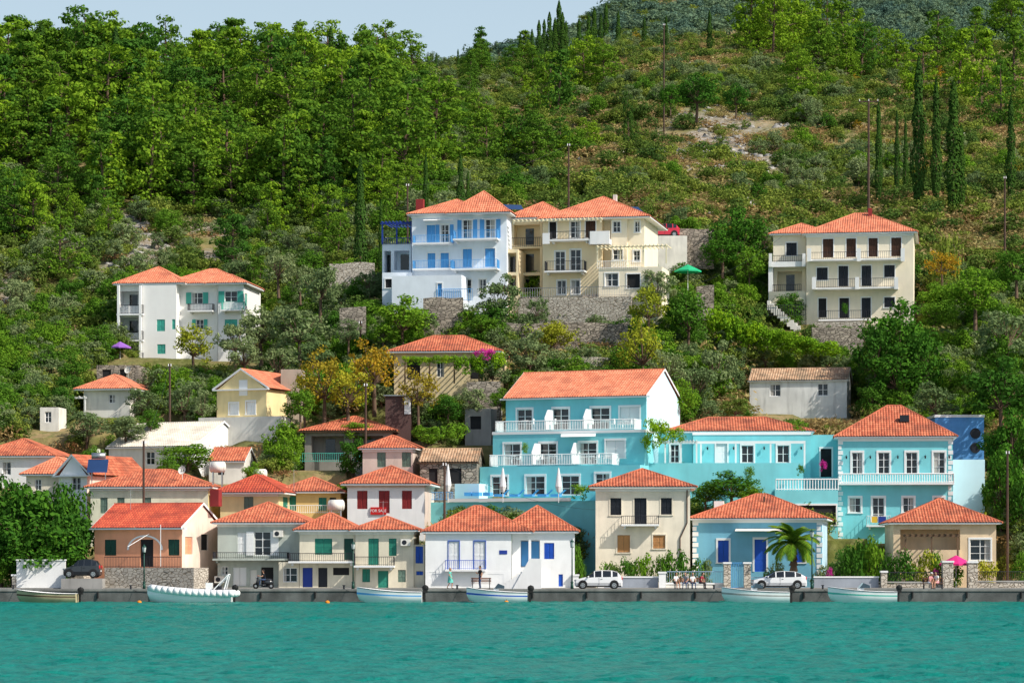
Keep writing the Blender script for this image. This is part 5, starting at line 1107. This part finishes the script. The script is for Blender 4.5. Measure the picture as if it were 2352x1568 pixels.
# ------------------------------------------------------------------ people
SK=M('skin',(.52,.28,.18),rough=.6,bump=0,var=.05)
def person(name,px,Y,z,rz,J={},shirt=None,pants=None,hair=None,sc=1.0,bare_legs=False,skirt=None,bare_arms=True,hat=None):
    P={'pelvis':(0,0,.95),'belly':(0,0,1.1),'chest':(0,0,1.30),'neck':(0,-.01,1.47),'head':(0,-.02,1.56),
     'shL':(.17,0,1.41),'elL':(.23,.03,1.13),'wrL':(.24,-.05,.88),'haL':(.24,-.07,.80),'shR':(-.17,0,1.41),'elR':(-.23,.03,1.13),'wrR':(-.24,-.05,.88),'haR':(-.24,-.07,.80),
     'hiL':(.09,0,.90),'knL':(.10,-.03,.50),'anL':(.10,.02,.09),'toL':(.11,-.15,.04),'hiR':(-.09,0,.90),'knR':(-.10,-.03,.50),'anR':(-.10,.02,.09),'toR':(-.11,-.15,.04)}
    P.update(J); R={'pelvis':.145,'belly':.125,'chest':.15,'neck':.058,'head':.055,'sh':.07,'el':.043,'wr':.028,'ha':.035,'hi':.095,'kn':.058,'an':.04,'to':.04}
    names=list(P); E=[('pelvis','belly'),('belly','chest'),('chest','neck'),('neck','head')]
    for s_ in 'LR': E+=[('chest','sh'+s_),('sh'+s_,'el'+s_),('el'+s_,'wr'+s_),('wr'+s_,'ha'+s_),('pelvis','hi'+s_),('hi'+s_,'kn'+s_),('kn'+s_,'an'+s_),('an'+s_,'to'+s_)]
    me=bpy.data.meshes.new('skeleton'); me.from_pydata([P[n] for n in names],[(names.index(a),names.index(b_)) for a,b_ in E],[])
    o=bpy.data.objects.new('skeleton',me); COL.objects.link(o); o.modifiers.new('s','SKIN'); sv=me.skin_vertices[0].data
    for i,n in enumerate(names):
        r=R.get(n) or R[n[:2]]; sv[i].radius=(r,r*.75 if n in('pelvis','belly','chest') else r); sv[i].use_root=(n=='pelvis')
    m2=o.modifiers.new('ss','SUBSURF'); m2.levels=1; m2.render_levels=1
    dg=bpy.context.evaluated_depsgraph_get(); bm_=bpy.data.meshes.new_from_object(o.evaluated_get(dg)); bpy.data.objects.remove(o)
    bm_.name='body'; bm_.materials.clear(); shoe=RUBBER
    for mt in (SK,shirt,pants,shoe): bm_.materials.append(mt)
    seg=[(Vector(P[a]),Vector(P[b_]),a,b_) for a,b_ in E]
    for f in bm_.polygons:
        c=f.center; best=None;bd=9
        for a,b_,na,nb in seg:
            d=b_-a; tt=max(0,min(1,(c-a).dot(d)/max(d.length_squared,1e-6))); dd=(a+d*tt-c).length
            if dd<bd: bd=dd;best=(na,nb,tt)
        na,nb,tt=best; k=1
        if nb in('head',) : k=0
        elif nb[:2]in('wr','ha'): k=0 if (bare_arms or nb[:2]=='ha') else 1
        elif nb[:2]=='el': k=0 if (bare_arms and tt>.55) else 1
        elif nb[:2]=='kn' or nb[:2]=='hi': k=2 if not(bare_legs and tt>.75 and nb[:2]=='kn') else 0
        elif nb[:2]=='an': k=0 if bare_legs else 2
        elif nb[:2]=='to': k=3
        elif nb=='belly' and tt<.4: k=2
        f.material_index=k; f.use_smooth=True
    t=Thing(name,(wx(px,Y),Y,z),rz); t.e.scale=(sc,sc,sc); ob=bpy.data.objects.new('body',bm_); COL.objects.link(ob); ob.parent=t.e
    hx,hy,hz=P['head']; hz+=.09; Hd=t.p('head',SK,True); Hd.ell((hx,hy-.01,hz),(.075,.095,.115),14,10); Hd.ell((hx,hy-.105,hz-.02),(.014,.022,.02),6,4)
    for sg in(-1,1): Hd.ell((hx+sg*.077,hy,hz-.01),(.012,.02,.03),6,4); t.p('eyes',IRON).ell((hx+sg*.03,hy-.095,hz+.01),(.012,.01,.008),6,4)
    t.p('mouth',REDP).ell((hx,hy-.093,hz-.055),(.022,.01,.006),6,3)
    Hr=t.p('hair',hair or IRON,True); Hr.ell((hx,hy+.015,hz+.025),(.083,.10,.11),14,8,z0=-.15,z1=1); Hr.ell((hx,hy+.05,hz-.01),(.075,.07,.1),12,7)
    if hat: t.p('hat',hat,True).ell((hx,hy,hz+.06),(.1,.12,.09),12,5,z0=0); t.p('hat',hat,True).cyl((hx,hy,hz+.06),(hx,hy,hz+.07),.16,n=14)
    if skirt:
        px_,py_,pz=P['pelvis']; s_=t.p('dress',skirt,True); s_.cyl((px_,py_,pz+.18),(px_,py_,pz-.05),.145,.19,14,False); s_.cyl((px_,py_,pz-.05),(px_,py_-.02,pz-.42),.19,.25,14,False)
    Fg=t.p('fingers',SK)
    for s_ in 'LR':
        a=Vector(P['wr'+s_]);b_=Vector(P['ha'+s_]); d=(b_-a).normalized(); sd=d.cross(Vector((1,0,0)));
        if sd.length<.1: sd=Vector((0,1,0))
        sd.normalize(); nn=d.cross(sd)
        for i,l in enumerate((.07,.078,.072,.058)):
            q=b_+d*.015+sd*(.018*(1.5-i)); q2=q+d*l*.55; q3=q2+d*l*.35+nn*l*.35*(1 if s_=='L' else -1); Fg.cyl(q,q2,.009,.008,5); Fg.cyl(q2,q3,.008,.006,5)
        q=a+d*.03+sd*.03; q2=q+d*.03+sd*.025; Fg.cyl(q,q2,.011,.009,5); Fg.cyl(q2,q2+d*.03,.009,.007,5)
    t.done()
def cloth(n,c): return M('cloth_'+n,c,bump=.1,var=.08,scale=5)
TQ=cloth('turquoise',(.12,.5,.42)); BK=cloth('black',(.02,.02,.025)); WC=cloth('white',(.75,.75,.75)); RD=cloth('maroon',(.3,.03,.05)); JN=cloth('denim',(.05,.08,.16)); PK=cloth('pink',(.7,.3,.32)); GR=cloth('grey',(.3,.3,.32))
BLH=M('blonde_hair',(.35,.2,.08),bump=0); DKH=M('dark_hair',(.03,.02,.015),bump=0)
walk={'knL':(.10,-.16,.52),'anL':(.10,-.10,.10),'toL':(.11,-.27,.06),'knR':(-.10,.03,.50),'anR':(-.10,.24,.13),'toR':(-.11,.10,.03),'elL':(.22,.12,1.15),'wrL':(.23,.05,.92),'haL':(.23,.02,.85),'elR':(-.22,-.02,1.14),'wrR':(-.22,-.2,.96),'haR':(-.22,-.25,.90)}
person('walking_woman',1034,221.6,1.02,math.radians(70),walk,TQ,TQ,BLH,.95,True,TQ)
stand={'elR':(-.24,-.05,1.16),'wrR':(-.12,-.25,1.2),'haR':(-.08,-.3,1.24),'knL':(.11,-.08,.51),'anL':(.12,-.02,.09),'toL':(.13,-.19,.04)}
person('standing_man',1103,221.5,1.02,math.radians(-60),stand,BK,JN,DKH,1.05,False,None)
def sit(lean=0,fl=.0):
    return {'pelvis':(0,0,.52),'belly':(0,-.02-lean*.3,.68),'chest':(0,-.04-lean,.88),'neck':(0,-.07-lean*1.2,1.04),'head':(0,-.10-lean*1.3,1.13),'shL':(.17,-.05-lean,.98),'shR':(-.17,-.05-lean,.98),
    'elL':(.22,-.12-lean,.72),'elR':(-.22,-.12-lean,.72),'wrL':(.15,-.33,.62),'wrR':(-.15,-.33,.62),'haL':(.12,-.40,.60),'haR':(-.12,-.40,.60),'hiL':(.10,-.03,.52),'hiR':(-.10,-.03,.52),
    'knL':(.13,-.44,.52),'knR':(-.13,-.44,.52),'anL':(.13,-.46+fl,.09),'anR':(-.13,-.44-fl,.09),'toL':(.14,-.62+fl,.04),'toR':(-.14,-.60-fl,.04)}
person('seated_woman',1551,222.0,1.0,math.radians(30),sit(.04),WC,BK,DKH,1.0,True)
person('seated_man',1576,222.0,1.0,math.radians(-20),sit(.1,.05),GR,JN,DKH,1.02,False)
person('seated_woman',1590,222.1,1.0,math.radians(15),sit(.02),WC,JN,BLH,.98,False)
person('seated_man',1607,222.15,1.0,math.radians(60),sit(.15),RD,BK,DKH,1.0,False)
ben=sit(.12,.05); person('seated_woman',2134,221.2,1.0,math.radians(40),ben,PK,WC,BLH,1.0,True,hat=WC); person('seated_man',2153,221.2,1.0,math.radians(-50),sit(.05),WC,PK,DKH,1.05,True)
bench(2143,221.2,0,1.7)
def scooter(px,Y,rz,paint):
    t=Thing('motor_scooter',(wx(px,Y),Y,1.0),rz); B=t.p('bodywork',paint,True); W=t.p('wheels',RUBBER)
    for x in (-.62,.62): W.cyl((x,-.05,.24),(x,.05,.24),.24,n=16); t.p('hubs',METAL).cyl((x,-.06,.24),(x,.06,.24),.1,n=10)
    B.ell((.38,0,.55),(.42,.17,.22)); B.box(-.35,-.17,.28,.2,.17,.36); B.ell((-.45,0,.62),(.12,.2,.36)); B.cyl((-.62,0,.3),(-.45,0,.98),.05); t.p('handlebar',IRON).cyl((-.42,-.32,1.0),(-.42,.32,1.0),.025); t.p('headlight',METAL).ell((-.55,0,.92),(.08,.09,.09)); t.p('seat',IRON).ell((.3,0,.76),(.42,.15,.08)); t.done()
scooter(605,225,math.radians(8),CARD)
sc_=sit(.05); sc_.update({'wrL':(.25,-.5,.83),'wrR':(-.25,-.5,.83),'haL':(.27,-.57,.84),'haR':(-.27,-.57,.84),'elL':(.26,-.28,.78),'elR':(-.26,-.28,.78),'knL':(.14,-.4,.55),'knR':(-.14,-.4,.55)})
person('scooter_rider',609,225,1.22,math.radians(-82),sc_,BK,JN,DKH,1.0,False,hat=None)
# ------------------------------------------------------------------ light, sky, camera
el=math.radians(42); az=math.radians(120)
w=bpy.data.worlds.new("World"); scn.world=w; w.use_nodes=True; nt=w.node_tree; bg=nt.nodes['Background']; sky=nt.nodes.new('ShaderNodeTexSky'); sky.sky_type='NISHITA'; sky.sun_disc=False; sky.sun_elevation=el; sky.sun_rotation=az; sky.air_density=1.0; sky.dust_density=2.0; sky.ozone_density=1.0
tc=nt.nodes.new('ShaderNodeTexCoord'); sx=nt.nodes.new('ShaderNodeSeparateXYZ'); nt.links.new(tc.outputs['Generated'],sx.inputs[0]); mr=nt.nodes.new('ShaderNodeMapRange'); mr.inputs[1].default_value=.12; mr.inputs[2].default_value=.42; mr.inputs[3].default_value=.92; mr.inputs[4].default_value=0
nt.links.new(sx.outputs[2],mr.inputs[0])
hz=mixc(nt,mr.outputs[0],sky.outputs[0],(4.3,5.4,6.1))   # thin bright haze low over the hills
nt.links.new(hz,bg.inputs[0]); bg.inputs[1].default_value=.14
sd=bpy.data.lights.new('sun','SUN'); sd.energy=5.0; sd.angle=math.radians(.5); sd.color=(1,.94,.84); so=bpy.data.objects.new('sun',sd); COL.objects.link(so)
d=Vector((math.sin(az)*math.cos(el),math.cos(az)*math.cos(el),math.sin(el))); so.rotation_euler=d.to_track_quat('Z','Y').to_euler(); so.location=(60,100,120)
cd=bpy.data.cameras.new('camera'); co=bpy.data.objects.new('camera',cd); COL.objects.link(co); co.location=(0,0,CH); co.rotation_euler=(math.pi/2,0,0); cd.sensor_width=36; cd.lens=36*F/2352; cd.shift_y=(HY-784)/2352; cd.clip_end=6000; cd.clip_start=1; scn.camera=co
scn.view_settings.view_transform='Standard'; scn.view_settings.look='None'; scn.view_settings.exposure=0
